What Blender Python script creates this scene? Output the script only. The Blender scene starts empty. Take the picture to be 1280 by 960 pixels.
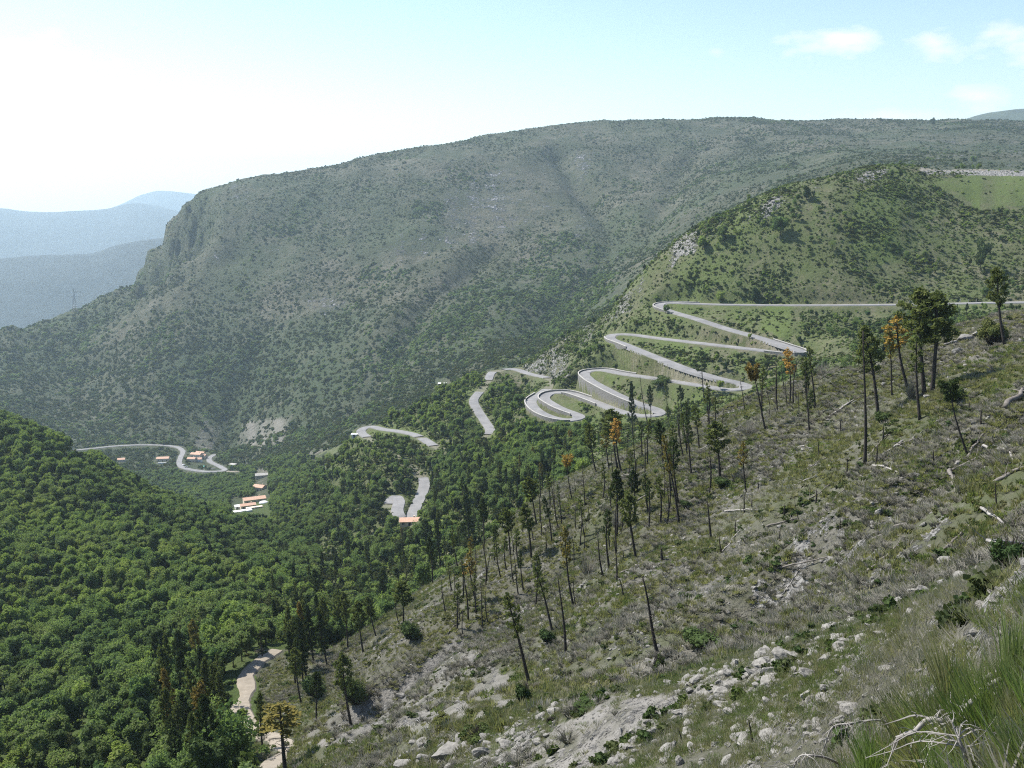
import bpy, math, random
import numpy as np
from mathutils import Vector, Matrix, Quaternion

# ------------------------------------------------------------------ camera, sky, sun
S = bpy.context.scene
COL = S.collection
R = math.radians
F = 1256.0                      # focal length in photo pixels (1280 wide)
HOR = 230.0                     # horizon row
PITCH = math.atan((480 - HOR) / F)
cam_d = bpy.data.cameras.new('camera')
cam_d.sensor_width = 36; cam_d.lens = 36 * F / 1280
cam_d.clip_start = 0.2; cam_d.clip_end = 60000
cam = bpy.data.objects.new('camera', cam_d); COL.objects.link(cam)
cam.rotation_euler = (math.pi / 2 - PITCH, 0, 0)
S.camera = cam

SUN_AZ, SUN_EL = -62.0, 50.0    # azimuth clockwise from the view direction (+Y)
W = bpy.data.worlds.new('World'); S.world = W; W.use_nodes = True
SKY_STR = 0.11
SUN_STR = 4.9
EXPO = 0.88
sun_d = bpy.data.lights.new('sun', 'SUN'); sun_d.energy = SUN_STR; sun_d.angle = R(0.53)
sun_d.color = (1.0, 0.95, 0.86)
sun = bpy.data.objects.new('sun', sun_d); COL.objects.link(sun)
sdir = Vector((math.sin(R(SUN_AZ)) * math.cos(R(SUN_EL)), math.cos(R(SUN_AZ)) * math.cos(R(SUN_EL)), math.sin(R(SUN_EL))))
sun.rotation_euler = sdir.to_track_quat('Z', 'Y').to_euler()
S.view_settings.view_transform = 'Standard'; S.view_settings.look = 'None'
S.view_settings.exposure = EXPO; S.view_settings.gamma = 1.0
S.render.engine = 'CYCLES'
S.cycles.max_bounces = 5; S.cycles.diffuse_bounces = 2; S.cycles.glossy_bounces = 1
S.cycles.transmission_bounces = 3; S.cycles.volume_bounces = 1; S.cycles.transparent_max_bounces = 4
S.cycles.use_denoising = False; S.cycles.pixel_filter_type = 'BLACKMAN_HARRIS'; S.cycles.filter_width = 1.15
S.cycles.caustics_reflective = False; S.cycles.caustics_refractive = False

def ray(px, py):
    px = np.asarray(px, float); py = np.asarray(py, float)
    dx = px - 640; v = 480 - py
    dy = F * math.cos(PITCH) + v * math.sin(PITCH)
    dz = -F * math.sin(PITCH) + v * math.cos(PITCH)
    return dx, dy, dz
def azt(px, py):
    dx, dy, dz = ray(px, py)
    h = np.hypot(dx, dy)
    return np.arctan2(dx, dy), dz / h
def P3(px, py, r):
    az, t = azt(px, py)
    return np.stack([np.sin(az) * r, np.cos(az) * r, t * r], -1)
def proj(p):
    p = np.asarray(p, float)
    x, y, z = p[..., 0], p[..., 1], p[..., 2]
    f = y * math.cos(PITCH) - z * math.sin(PITCH)
    u = y * math.sin(PITCH) + z * math.cos(PITCH)
    f = np.maximum(f, .01)
    return 640 + F * x / f, 480 - F * u / f

# world: sky texture with a few faint fair-weather clouds
nt = W.node_tree; N = nt.nodes; L = nt.links
for n in list(N): N.remove(n)
out = N.new('ShaderNodeOutputWorld'); bg = N.new('ShaderNodeBackground'); sky = N.new('ShaderNodeTexSky')
sky.sky_type = 'NISHITA'; sky.sun_disc = False
sky.sun_elevation = R(SUN_EL); sky.sun_rotation = R(SUN_AZ)
sky.altitude = 800; sky.air_density = 1.0; sky.dust_density = 0.9; sky.ozone_density = 1.0
bg.inputs['Strength'].default_value = SKY_STR
tc = N.new('ShaderNodeTexCoord')
nz = N.new('ShaderNodeTexNoise'); nz.inputs['Scale'].default_value = 26; nz.inputs['Detail'].default_value = 5
mp = N.new('ShaderNodeMapping'); mp.inputs['Scale'].default_value = (1, 1, 2.4)
L.new(tc.outputs['Generated'], mp.inputs[0]); L.new(mp.outputs[0], nz.inputs['Vector'])
acc = None
for (cx, cy, rw, rh, st) in [(1042, 52, 48, 15, .85), (1172, 55, 27, 13, .8), (1262, 42, 42, 13, .85), (897, 65, 14, 7, .35),
                             (1225, 122, 30, 14, .6), (1120, 147, 90, 8, .4), (1300, 60, 40, 18, .8), (-60, 60, 120, 20, .5), (1420, 90, 90, 26, .8)]:
    dx, dy, dz = ray(cx, cy); d = Vector((float(dx), float(dy), float(dz))).normalized()
    right = d.cross(Vector((0, 0, 1))).normalized(); up = right.cross(d)
    a = N.new('ShaderNodeVectorMath'); a.operation = 'DOT_PRODUCT'; a.inputs[1].default_value = right * (F / rw)
    b = N.new('ShaderNodeVectorMath'); b.operation = 'DOT_PRODUCT'; b.inputs[1].default_value = up * (F / rh)
    c = N.new('ShaderNodeVectorMath'); c.operation = 'DOT_PRODUCT'; c.inputs[1].default_value = d
    for q in (a, b, c): L.new(tc.outputs['Generated'], q.inputs[0])
    def M(op, x, y=None):
        m = N.new('ShaderNodeMath'); m.operation = op
        for i, v in enumerate((x, y)):
            if v is None: continue
            if isinstance(v, (int, float)): m.inputs[i].default_value = v
            else: L.new(v, m.inputs[i])
        return m.outputs[0]
    rr = M('ADD', M('MULTIPLY', a.outputs['Value'], a.outputs['Value']), M('MULTIPLY', b.outputs['Value'], b.outputs['Value']))
    rr = M('SQRT', rr)
    v = M('SUBTRACT', 1.25, rr); v = M('ADD', v, M('MULTIPLY', M('SUBTRACT', nz.outputs[0], .5), 3.2))
    mr = N.new('ShaderNodeMapRange'); mr.inputs['From Min'].default_value = 0.05; mr.inputs['From Max'].default_value = 1.7
    L.new(v, mr.inputs['Value'])
    fr = M('GREATER_THAN', c.outputs['Value'], .5)
    v = M('MULTIPLY', M('MULTIPLY', mr.outputs[0], fr), st)
    acc = v if acc is None else M('MAXIMUM', acc, v)
mx = N.new('ShaderNodeMix'); mx.data_type = 'RGBA'
L.new(acc, mx.inputs[0]); L.new(sky.outputs[0], mx.inputs[6]); mx.inputs[7].default_value = (7.6, 7.0, 7.2, 1)
L.new(mx.outputs[2], bg.inputs['Color']); L.new(bg.outputs[0], out.inputs['Surface'])

rng = np.random.default_rng(7)
random.seed(7)

# ------------------------------------------------------------------ numeric helpers
def h2(ix, iy, seed):
    n = (ix.astype(np.int64) * 374761393 + iy.astype(np.int64) * 668265263 + seed * 982451653) & 0xFFFFFFFF
    n = ((n ^ (n >> 13)) * 1274126177) & 0xFFFFFFFF
    n = n ^ (n >> 16)
    return (n & 0xFFFFFF) / float(0xFFFFFF) * 2 - 1
def vn(x, y, seed=0):
    ix = np.floor(x); iy = np.floor(y); fx = x - ix; fy = y - iy
    fx = fx * fx * fx * (fx * (fx * 6 - 15) + 10); fy = fy * fy * fy * (fy * (fy * 6 - 15) + 10)
    a = h2(ix, iy, seed); b = h2(ix + 1, iy, seed); c = h2(ix, iy + 1, seed); d = h2(ix + 1, iy + 1, seed)
    return (a + (b - a) * fx) * (1 - fy) + (c + (d - c) * fx) * fy
def fbm(x, y, seed=0, o=4):
    s = 0; a = 1; t = 0
    for i in range(o):
        s = s + a * vn(x * 2 ** i + 17.3 * i, y * 2 ** i - 9.1 * i, seed + i); t += a; a *= .5
    return s / t
def sstep(a, b, x):
    t = np.clip((x - a) / (b - a), 0, 1); return t * t * (3 - 2 * t)
def pslopes(h, d):
    """pchip slopes; h (n-1,...) d (n-1,...)"""
    m = np.zeros((d.shape[0] + 1,) + d.shape[1:])
    w1 = 2 * h[1:] + h[:-1]; w2 = h[1:] + 2 * h[:-1]
    with np.errstate(divide='ignore', invalid='ignore'):
        mm = (w1 + w2) / (w1 / d[:-1] + w2 / d[1:])
    m[1:-1] = np.where(d[:-1] * d[1:] > 0, mm, 0)
    m[0] = d[0]; m[-1] = d[-1]
    return m
def pchip(xk, yk, x):
    xk = np.asarray(xk, float); yk = np.asarray(yk, float)
    h = np.diff(xk); d = np.diff(yk) / h; m = pslopes(h, d)
    i = np.clip(np.searchsorted(xk, x) - 1, 0, len(xk) - 2)
    s = (np.clip(x, xk[0], xk[-1]) - xk[i]) / h[i]
    return (yk[i] * (1 + 2 * s) * (1 - s) ** 2 + m[i] * h[i] * s * (1 - s) ** 2 + yk[i + 1] * s * s * (3 - 2 * s) + m[i + 1] * h[i] * s * s * (s - 1))
def inpoly(px, py, poly):
    c = np.zeros(np.shape(px), bool); n = len(poly); j = n - 1
    for i in range(n):
        xi, yi = poly[i]; xj, yj = poly[j]
        if yi != yj:
            c ^= ((yi > py) != (yj > py)) & (px < (xj - xi) * (py - yi) / (yj - yi) + xi)
        j = i
    return c

# ------------------------------------------------------------------ terrain heightfield
TAB = {  # photo column: (row, distance) along the ground, near to far, hidden dips included
 -250: [(960,180),(920,200),(880,225),(840,250),(770,290),(670,370),(580,460),(468,640),(570,850),(555,1300),(530,1550),(495,1850),(462,2100)],
 0:    [(960,180),(920,200),(880,225),(840,250),(780,290),(690,370),(610,460),(526,620),(600,850),(572,1300),(530,1550),(465,1850),(414,2150)],
 100:  [(960,165),(925,182),(890,202),(850,230),(800,265),(720,340),(650,430),(562,600),(620,850),(585,1300),(545,1550),(450,1900),(390,2200)],
 200:  [(960,150),(930,163),(900,180),(860,205),(820,235),(740,310),(680,400),(626,560),(650,800),(597,1250),(550,1500),(400,1850),(300,2280)],
 300:  [(960,120),(930,132),(905,148),(870,168),(850,180),(780,235),(715,370),(660,560),(632,800),(595,1150),(560,1450),(400,1800),(226,2300)],
 400:  [(960,85),(940,95),(938,108),(895,135),(835,180),(800,230),(712,400),(635,620),(600,800),(565,1050),(530,1300),(380,1750),(208,2400)],
 500:  [(960,60),(915,75),(912,90),(860,125),(765,195),(780,230),(660,450),(545,640),(530,700),(538,800),(505,1150),(340,1750),(190,2500)],
 600:  [(960,46),(893,60),(891,75),(820,115),(690,215),(720,255),(620,390),(540,600),(475,760),(492,870),(440,1200),(300,1900),(172,2550)],
 700:  [(960,38),(880,52),(878,66),(770,115),(605,225),(640,270),(570,410),(520,530),(408,720),(440,850),(400,1300),(270,2000),(158,2600)],
 800:  [(960,30),(868,46),(864,58),(720,110),(560,215),(590,270),(545,390),(511,490),(335,680),(380,850),(330,1400),(240,2100),(150,2650)],
 900:  [(960,26),(842,43),(838,56),(680,110),(518,205),(545,270),(520,380),(484,495),(266,690),(320,900),(262,1500),(200,2200),(149,2700)],
 1000: [(960,20),(808,40),(804,54),(640,108),(475,200),(500,280),(465,420),(440,515),(229,720),(270,950),(225,1500),(185,2200),(152,2700)],
 1100: [(960,14),(772,36),(768,50),(600,102),(450,190),(480,280),(440,430),(400,560),(208,760),(245,1000),(203,1550),(178,2200),(151,2750)],
 1200: [(960,9),(735,28),(731,46),(570,100),(415,185),(450,280),(420,430),(382,585),(211,800),(240,1050),(200,1600),(176,2200),(152,2800)],
 1280: [(960,6),(705,22),(700,42),(550,95),(398,190),(430,290),(410,430),(378,590),(213,820),(240,1100),(200,1650),(176,2250),(152,2850)],
 1500: [(960,5),(640,20),(635,38),(500,90),(365,190),(400,290),(395,430),(378,600),(225,850),(240,1100),(200,1600),(176,2200),(155,2850)],
}
EXTRA = {12: [(150,366,2230),(169,358,2240),(172,345,2240),(181,336,2240),(184,320,2240),(203,308,2250),(207,283,2260),(213,274,2260),(222,268,2260),(230,254,2270),(238,249,2270),(250,238,2280),(275,233,2290)],
         7: [(340,672,560)], 8: [(650,455,740),(750,385,700),(850,292,680)]}
DROP = {12: {200}}
AZ = np.concatenate([np.linspace(R(-44), R(-30), 46)[:-1], np.linspace(R(-30), R(31.5), 660), np.linspace(R(31.5), R(44), 42)[1:]])
segs = [(1.2, 20, 60), (20, 110, 190), (110, 450, 260), (450, 800, 190), (800, 1400, 60), (1400, 3000, 150), (3000, 4600, 14)]
RR = np.concatenate([np.geomspace(a, b, n, endpoint=False) for a, b, n in segs] + [[4600.0]])
LR = np.log(RR)
nk = 13
KT = np.zeros((nk + 3, len(AZ))); KR = np.zeros((nk + 3, len(AZ)))
KT[0] = -1.12; KR[0] = 1.2
for k in range(nk):
    pts = [(x, TAB[x][k][0], TAB[x][k][1]) for x in TAB if x not in DROP.get(k, ())] + EXTRA.get(k, [])
    pts.sort()
    p = np.array(pts, float); az, t = azt(p[:, 0], p[:, 1])
    o = np.argsort(az); az, t, r = az[o], t[o], p[o, 2]
    KT[k + 1] = pchip(az, t, AZ); KR[k + 1] = np.exp(pchip(az, np.log(r), AZ))
KR[nk + 1] = KR[nk] * 1.28; KT[nk + 1] = KT[nk] - .045
KR[nk + 2] = 4600; KT[nk + 2] = -775 / 4600.
KL = np.log(KR)
KL = np.maximum.accumulate(KL + np.arange(nk + 3)[:, None] * 1e-6, axis=0)
hh = np.diff(KL, axis=0); dd = np.diff(KT, axis=0) / hh; mm = pslopes(hh, dd)
idx = np.zeros((len(RR), len(AZ)), int)
for k in range(1, nk + 2): idx += (LR[:, None] >= KL[k][None, :])
J = np.arange(len(AZ))[None, :] + np.zeros_like(idx)
s = (LR[:, None] - KL[idx, J]) / hh[idx, J]; h_ = hh[idx, J]
T = KT[idx, J] * (1 + 2 * s) * (1 - s) ** 2 + mm[idx, J] * h_ * s * (1 - s) ** 2 + KT[idx + 1, J] * s * s * (3 - 2 * s) + mm[idx + 1, J] * h_ * s * s * (s - 1)
GX = np.sin(AZ)[None, :] * RR[:, None]; GY = np.cos(AZ)[None, :] * RR[:, None]
GZ = T * RR[:, None]
KNOT = idx + s        # continuous knot coordinate
GR = RR[:, None] + 0 * GX
xpx = 640 + F * np.tan(AZ)[None, :] + 0 * GX    # rough photo column
# relief
near = (KNOT < 6.2)
leftw = sstep(R(-9), R(-14), AZ)[None, :]       # wooded spur on the left
wb = sstep(6.4, 5.2, KNOT) * (1 - leftw)
dx_, dy_ = -.92, -.39
U = GX * dx_ + GY * dy_; V = -GX * dy_ + GY * dx_
wob = fbm(GX / 30, GY / 30, 3) * 5
rid = 1 - np.abs(vn(U / 60 + 3, (V + wob) / 13, 5)) * 2
rid2 = 1 - np.abs(vn(U / 24, (V + wob) / 5.5, 8)) * 2
a1 = sstep(25, 75, GR)
GZ += wb * (a1 * (rid * 1.1 + rid2 * .45) + a1 * fbm(GX / 11, GY / 11, 21) * .8 + sstep(4, 25, GR) * fbm(GX / 2.6, GY / 2.6, 31, 3) * .22)
GZ += leftw * sstep(5, 60, GR) * sstep(9.5, 8, KNOT) * fbm(GX / 60, GY / 60, 41) * 5
wr = sstep(5.5, 7, KNOT) * sstep(10.6, 9.6, KNOT) * (1 - leftw)
GZ += wr * (fbm(GX / 45, GY / 45, 51) * 2.5 + fbm(GX / 14, GY / 14, 61, 3) * .9)
wm = sstep(10, 11.2, KNOT)
rm = 1 - np.abs(fbm(GX / 240 + 4, GY / 330, 71, 3)) * 2.2
GZ += wm * (rm * 10 - 6 + fbm(GX / 55, GY / 55, 81, 4) * 4) * sstep(14.5, 13.2, KNOT + 0 * GX) 
_cp = sstep(166, 180, xpx) * sstep(285, 250, xpx)
GZ -= _cp * 78 * np.exp(-((GR - 2120) / 85) ** 2)
GZ -= sstep(200, 215, xpx) * sstep(340, 290, xpx) * 14 * np.exp(-((GR - 1985) / 30) ** 2)
clf = sstep(11.6, 12.4, KNOT) * sstep(R(-16.5), R(-18.5), AZ)[None, :]
GZ += clf * (fbm(GX / 38, GY / 38, 83, 4) * 14 + np.abs(vn(GX / 14, GY / 14, 84)) * 5)
_cf = _cp * sstep(2040, 2110, GR) * sstep(2300, 2240, GR)
GZ -= _cf * (np.abs(vn(GX / 11, GY / 30, 86)) * 16 + np.abs(vn(GX / 5, GY / 16, 87)) * 7)
# ravines of the mountain and the eroded gullies of the burnt slope
def poly3(pts): return P3([p[0] for p in pts], [p[1] for p in pts], np.array([p[2] for p in pts], float))
def resample(P, step):
    seg = np.linalg.norm(np.diff(P[:, :3], axis=0), axis=1); cum = np.concatenate([[0], np.cumsum(seg)])
    n = max(2, int(cum[-1] / step)); u = np.linspace(0, cum[-1], n)
    return np.stack([np.interp(u, cum, P[:, i]) for i in range(P.shape[1])], -1)
def catmull(P, n=12):
    Q = np.vstack([2 * P[0] - P[1], P, 2 * P[-1] - P[-2]]); outp = []
    for i in range(1, len(Q) - 2):
        p0, p1, p2, p3 = Q[i - 1:i + 3]
        # centripetal
        t0 = 0; t1 = t0 + max(np.linalg.norm(p1 - p0), 1e-3) ** .5; t2 = t1 + max(np.linalg.norm(p2 - p1), 1e-3) ** .5; t3 = t2 + max(np.linalg.norm(p3 - p2), 1e-3) ** .5
        for t in np.linspace(t1, t2, n, endpoint=False):
            A1 = (t1 - t) / (t1 - t0) * p0 + (t - t0) / (t1 - t0) * p1
            A2 = (t2 - t) / (t2 - t1) * p1 + (t - t1) / (t2 - t1) * p2
            A3 = (t3 - t) / (t3 - t2) * p2 + (t - t2) / (t3 - t2) * p3
            B1 = (t2 - t) / (t2 - t0) * A1 + (t - t0) / (t2 - t0) * A2
            B2 = (t3 - t) / (t3 - t1) * A2 + (t - t1) / (t3 - t1) * A3
            outp.append((t2 - t) / (t2 - t1) * B1 + (t - t1) / (t2 - t1) * B2)
    outp.append(P[-1]); return np.array(outp)
def nearest(xs, ys, Q, chunk=20000):
    d = np.empty(len(xs)); j = np.empty(len(xs), int)
    for a in range(0, len(xs), chunk):
        D = (xs[a:a + chunk, None] - Q[None, :, 0]) ** 2 + (ys[a:a + chunk, None] - Q[None, :, 1]) ** 2
        k = D.argmin(1); j[a:a + chunk] = k; d[a:a + chunk] = np.sqrt(D[np.arange(len(k)), k])
    return d, j
def zone(Q, pad):
    rq = np.hypot(Q[:, 0], Q[:, 1]); aq = np.arctan2(Q[:, 0], Q[:, 1])
    r0, r1 = rq.min() - pad, rq.max() + pad; pa = pad / max(rq.min(), 1)
    ii = np.where((RR > r0) & (RR < r1))[0]; jj = np.where((AZ > aq.min() - pa) & (AZ < aq.max() + pa))[0]
    return np.ix_(ii, jj)
def carve(pts, depth, width, minz=0):
    Q = resample(catmull(poly3(pts)), width / 3)
    z = zone(Q, width * 3); X = GX[z]; Y = GY[z]
    d, j = nearest(X.ravel(), Y.ravel(), Q)
    GZ[z] -= depth * np.exp(-(d / width) ** 2).reshape(X.shape)
carve([(700,690,150),(600,760,140),(520,800,135),(460,850,130),(430,890,122)], 6.5, 7)
carve([(1000,700,85),(900,790,78),(840,810,76),(700,850,80),(600,880,84)], 1.8, 4)
carve([(1180,590,92),(1120,660,84),(1040,720,80),(960,750,82)], 1.6, 3.5)
carve([(700,200,2350),(745,280,2050),(765,350,1750),(650,430,1350)], 22, 30)
carve([(620,330,1850),(540,390,1600),(470,460,1350),(420,520,1250)], 20, 28)
carve([(330,400,1750),(290,470,1600),(280,540,1480)], 10, 18)
carve([(860,200,2300),(830,260,1900),(780,320,1550)], 18, 30)

# ------------------------------------------------------------------ roads (centre lines: photo column, row, distance)
ROAD1 = [(1420,377,612),(1330,377,606),(1240,378,600),(1150,380,597),(1050,381,597),(960,381,602),(890,380,609),(850,378.5,617),(830,378.5,622),(822,382,617),(836,388,606),
 (870,398,584),(910,411,560),(950,422,540),(985,433,524),(999,437.5,520),(1001,441,514),(985,441,519),(940,436,530),(880,429,551),(820,422,580),(785,417.5,596),(766,418,600),(763,423,590),(778,429,573),(800,438,552),
 (835,452,526),(865,463,509),(900,473,496),(926,479,491),(936,484,484),(915,487,483),(880,482,493),(830,474,516),(780,467,541),(748,462,562),(732,465,563),(735,473,546),(757,486,523),(782,498,505),(806,507,494),
 (822,512,489),(824,518,481),(803,519.5,484),(776,514,495),(752,505,512),(728,496,531),(705,490,546),(688,491,549),(680,497,540),(690,505,526),(704,512,514),(718,517,506),(726,521,499),(714,525,496),(695,523,501),(678,517,512),(667,509,528),(664,501,545),
 (676,492,575),(690,480,640),(684,472,705),(662,467,735),(640,461,765),(618,464,752),(610,475,718),(600,489,680),(592,500,660),(597,512,640),(606,526,617),(612,542,585),(592,556,570),(565,562,575),(545,558,592),(532,550,612),(518,543,632),(500,539,648),(480,536.5,664),(461,533,680),(452,537,676),
 (462,548,640),(490,566,590),(515,584,560),(530,600,543),(529,612,527),(520,632,502),(514,645,488),(505,651,480),(497,640,488),(499,626,508),(494,620,520),(486,630,505),(478,645,482)]
ROAD2 = [(60,566,1420),(110,561,1455),(150,557,1480),(190,556,1490),(218,558,1480),(228,563,1440),(226,571,1370),(224,579,1310),(229,584.5,1275),(245,588,1255),(262,589.5,1245),(280,588,1250),(275,583,1285),(263,577,1330),(262,572,1370),(268,568,1400)]
ROAD3 = [(284,589,1240),(300,590,1230),(318,591,1215),(330,596,1180),(334,604,1130)]
TRACK = [(346,812,194),(326,824,189),(306,842,183),(311,860,177),(301,880,168),(308,898,160),(326,914,150),(350,926,138),(362,938,128),(345,952,118),(316,972,108),(290,1000,98)]
HALF = 3.0
def road_line(pts, step=2.0, smooth=6):
    Q = resample(catmull(poly3(pts)), step)
    z = Q[:, 2].copy()
    for _ in range(smooth): z[1:-1] = (z[:-2] + z[1:-1] * 2 + z[2:]) / 4
    for i in range(smooth // 2): Q[1:-1, :2] = (Q[:-2, :2] + Q[1:-1, :2] * 2 + Q[2:, :2]) / 4
    Q[:, 2] = z
    return Q
def hgt(x, y):
    r = np.hypot(x, y); a = np.arctan2(x, y)
    fi = np.clip(np.interp(np.log(r), LR, np.arange(len(RR))), 0, len(RR) - 1.001); fj = np.clip(np.interp(a, AZ, np.arange(len(AZ))), 0, len(AZ) - 1.001)
    i = fi.astype(int); j = fj.astype(int); u = fi - i; v = fj - j
    return (GZ[i, j] * (1 - u) * (1 - v) + GZ[i + 1, j] * u * (1 - v) + GZ[i, j + 1] * (1 - u) * v + GZ[i + 1, j + 1] * u * v)
def fit(Q, sig):
    """bend the hillside smoothly so that it carries the road"""
    K = Q[::max(1, int(12 / 2))]
    res = K[:, 2] - hgt(K[:, 0], K[:, 1])
    D = (K[:, None, 0] - K[None, :, 0]) ** 2 + (K[:, None, 1] - K[None, :, 1]) ** 2
    w = np.linalg.solve(np.exp(-D / (2 * sig * sig)) + .15 * np.eye(len(K)), res)
    z = zone(K, sig * 3); X = GX[z]; Y = GY[z]; acc_ = np.zeros(X.shape)
    for k in range(len(K)):
        acc_ += w[k] * np.exp(-((X - K[k, 0]) ** 2 + (Y - K[k, 1]) ** 2) / (2 * sig * sig))
    GZ[z] += acc_
def flatten(Q, half, d0, d1, drop=.45):
    z = zone(Q, d1 + 2); X = GX[z]; Y = GY[z]; Z = GZ[z]
    d, j = nearest(X.ravel(), Y.ravel(), Q); d = d.reshape(X.shape); zr = Q[j, 2].reshape(X.shape)
    w = sstep(d1, d0, d)
    GZ[z] = Z * (1 - w) + (zr - drop) * w
    ROADD[z] = np.minimum(ROADD[z], d)
ROADD = np.full(GX.shape, 1e3)
Q1 = road_line(ROAD1); Q2 = road_line(ROAD2, 3); Q3 = road_line(ROAD3, 3, 2); QT = road_line(TRACK, 1.5)
fit(Q1, 28); fit(Q2, 60); fit(QT, 10)
flatten(Q1, HALF, 4.6, 11); flatten(Q2, 3.5, 5.5, 16); flatten(Q3, 2, 4, 12); flatten(QT, 1.8, 3.0, 6, .25)
# level pads for the houses
def pad(px, py, r, rad):
    p = P3(px, py, r); z = zone(p[None, :], rad * 2.2)
    d = np.hypot(GX[z] - p[0], GY[z] - p[1]); w = sstep(rad * 2, rad, d)
    GZ[z] = GZ[z] * (1 - w) + p[2] * w
    return p
WALLS = [((790,468),(800,503),1,9.,.5,'tall grey stone retaining wall under the third left hairpin'),
 ((735,499),(720,519),1,4.,.6,'curved stone wall between the tight loop and the road below it'),
 ((712,524),(676,493),-1,3.5,.5,'outer wall of the lowest curve of the tight loop'),
 ((745,421),(790,434),1,2.5,.4,'low retaining wall under the second left hairpin'),
 ((870,379),(846,392),1,2.,.3,'low wall round the first left hairpin at the rocky edge'),
 ((960,431),(960,438),-1,2.5,.4,'low wall round the first right hairpin'),
 ((752,505),(707,494),-1,2.5,.5,'inner wall of the tight loop below its upper leg')]
def _qi(Q, p, k0=0):
    a, b = proj(Q); d = np.hypot(a - p[0], b - p[1]); d[:k0] = 1e9; return int(d.argmin())
for (p0, p1, side, down, up, lb) in WALLS:        # the ground falls away outside each wall
    i0 = _qi(Q1, p0); i1 = _qi(Q1, p1, i0); Qs = Q1[i0:i1 + 1]
    Tt = np.gradient(Qs[:, :2], axis=0); Tt /= np.linalg.norm(Tt, axis=1)[:, None]; Nn = np.stack([Tt[:, 1], -Tt[:, 0]], -1) * side
    z = zone(Qs, 20); X = GX[z]; Y = GY[z]; dq, j = nearest(X.ravel(), Y.ravel(), Qs)
    sd = ((X.ravel() - Qs[j, 0]) * Nn[j, 0] + (Y.ravel() - Qs[j, 1]) * Nn[j, 1]); sd = sd.reshape(X.shape); dq = dq.reshape(X.shape); j = j.reshape(X.shape)
    en = np.clip(np.minimum(j, len(Qs) - 1 - j) / 5., 0, 1)
    w = sstep(3.6, 4.4, sd) * (dq < 16) * (sd > dq * .75) * en * (ROADD[z] > 3.9)
    tgt = Qs[j, 2] - down * .92
    GZ[z] = np.where((w > 0) & (GZ[z] > tgt), GZ[z] * (1 - w * sstep(16, 8, dq)) + tgt * w * sstep(16, 8, dq), GZ[z])
TG = GZ / GR
TMAX = np.maximum.accumulate(TG, axis=0)
def fij(x, y):
    r = np.hypot(x, y); a = np.arctan2(x, y)
    return np.interp(np.log(r), LR, np.arange(len(RR))), np.interp(a, AZ, np.arange(len(AZ)))
def samp(A, x, y):
    fi, fj = fij(x, y); i = np.clip(np.rint(fi).astype(int), 0, len(RR) - 1); j = np.clip(np.rint(fj).astype(int), 0, len(AZ) - 1)
    return A[i, j]
def visible(x, y, z, h):
    fi, fj = fij(x, y); i = np.clip(fi.astype(int) - 1, 0, len(RR) - 1); j = np.clip(np.rint(fj).astype(int), 0, len(AZ) - 1)
    return (z + h) / np.hypot(x, y) >= TMAX[i, j] - .002
def hit(px, py, rmin=2.0):
    """first ground point seen through a photo pixel"""
    az, t = azt(px, py)
    rs = RR[RR >= rmin]; zz = hgt(np.sin(az) * rs, np.cos(az) * rs)
    k = np.argmax(zz >= t * rs) if (zz >= t * rs).any() else len(rs) - 1
    if k > 0:
        a = zz[k - 1] - t * rs[k - 1]; b = zz[k] - t * rs[k]; u = a / (a - b) if a != b else 0
        r = rs[k - 1] + (rs[k] - rs[k - 1]) * min(max(u, 0), 1)
    else: r = rs[0]
    x = math.sin(az) * r; y = math.cos(az) * r
    return np.array([x, y, float(hgt(np.array([x]), np.array([y]))[0])])

# ------------------------------------------------------------------ object helpers
def mesh(name, V, Fq, mats=(), smooth=False, mi=None):
    me = bpy.data.meshes.new(name)
    V = np.asarray(V, np.float32); 
    if isinstance(Fq, np.ndarray):
        k = Fq.shape[1]; nf = len(Fq)
        me.vertices.add(len(V)); me.vertices.foreach_set('co', V.ravel())
        me.loops.add(nf * k); me.loops.foreach_set('vertex_index', Fq.astype(np.int32).ravel())
        me.polygons.add(nf); me.polygons.foreach_set('loop_start', np.arange(0, nf * k, k, dtype=np.int32))
        me.update(calc_edges=True); me.validate()
    else:
        me.from_pydata(V.tolist(), [], [list(f) for f in Fq]); me.update()
    for m in mats: me.materials.append(m)
    if mi is not None: me.polygons.foreach_set('material_index', np.asarray(mi, np.int32))
    if smooth: me.polygons.foreach_set('use_smooth', np.ones(len(me.polygons), bool))
    return me
def ob(name, me, parent=None, link=True):
    o = bpy.data.objects.new(name, me)
    if link: COL.objects.link(o)
    if parent: o.parent = parent
    return o
def tag(o, label=None, cat=None, group=None, kind=None):
    if label: o['label'] = label
    if cat: o['category'] = cat
    if group: o['group'] = group
    if kind: o['kind'] = kind
    return o
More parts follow.
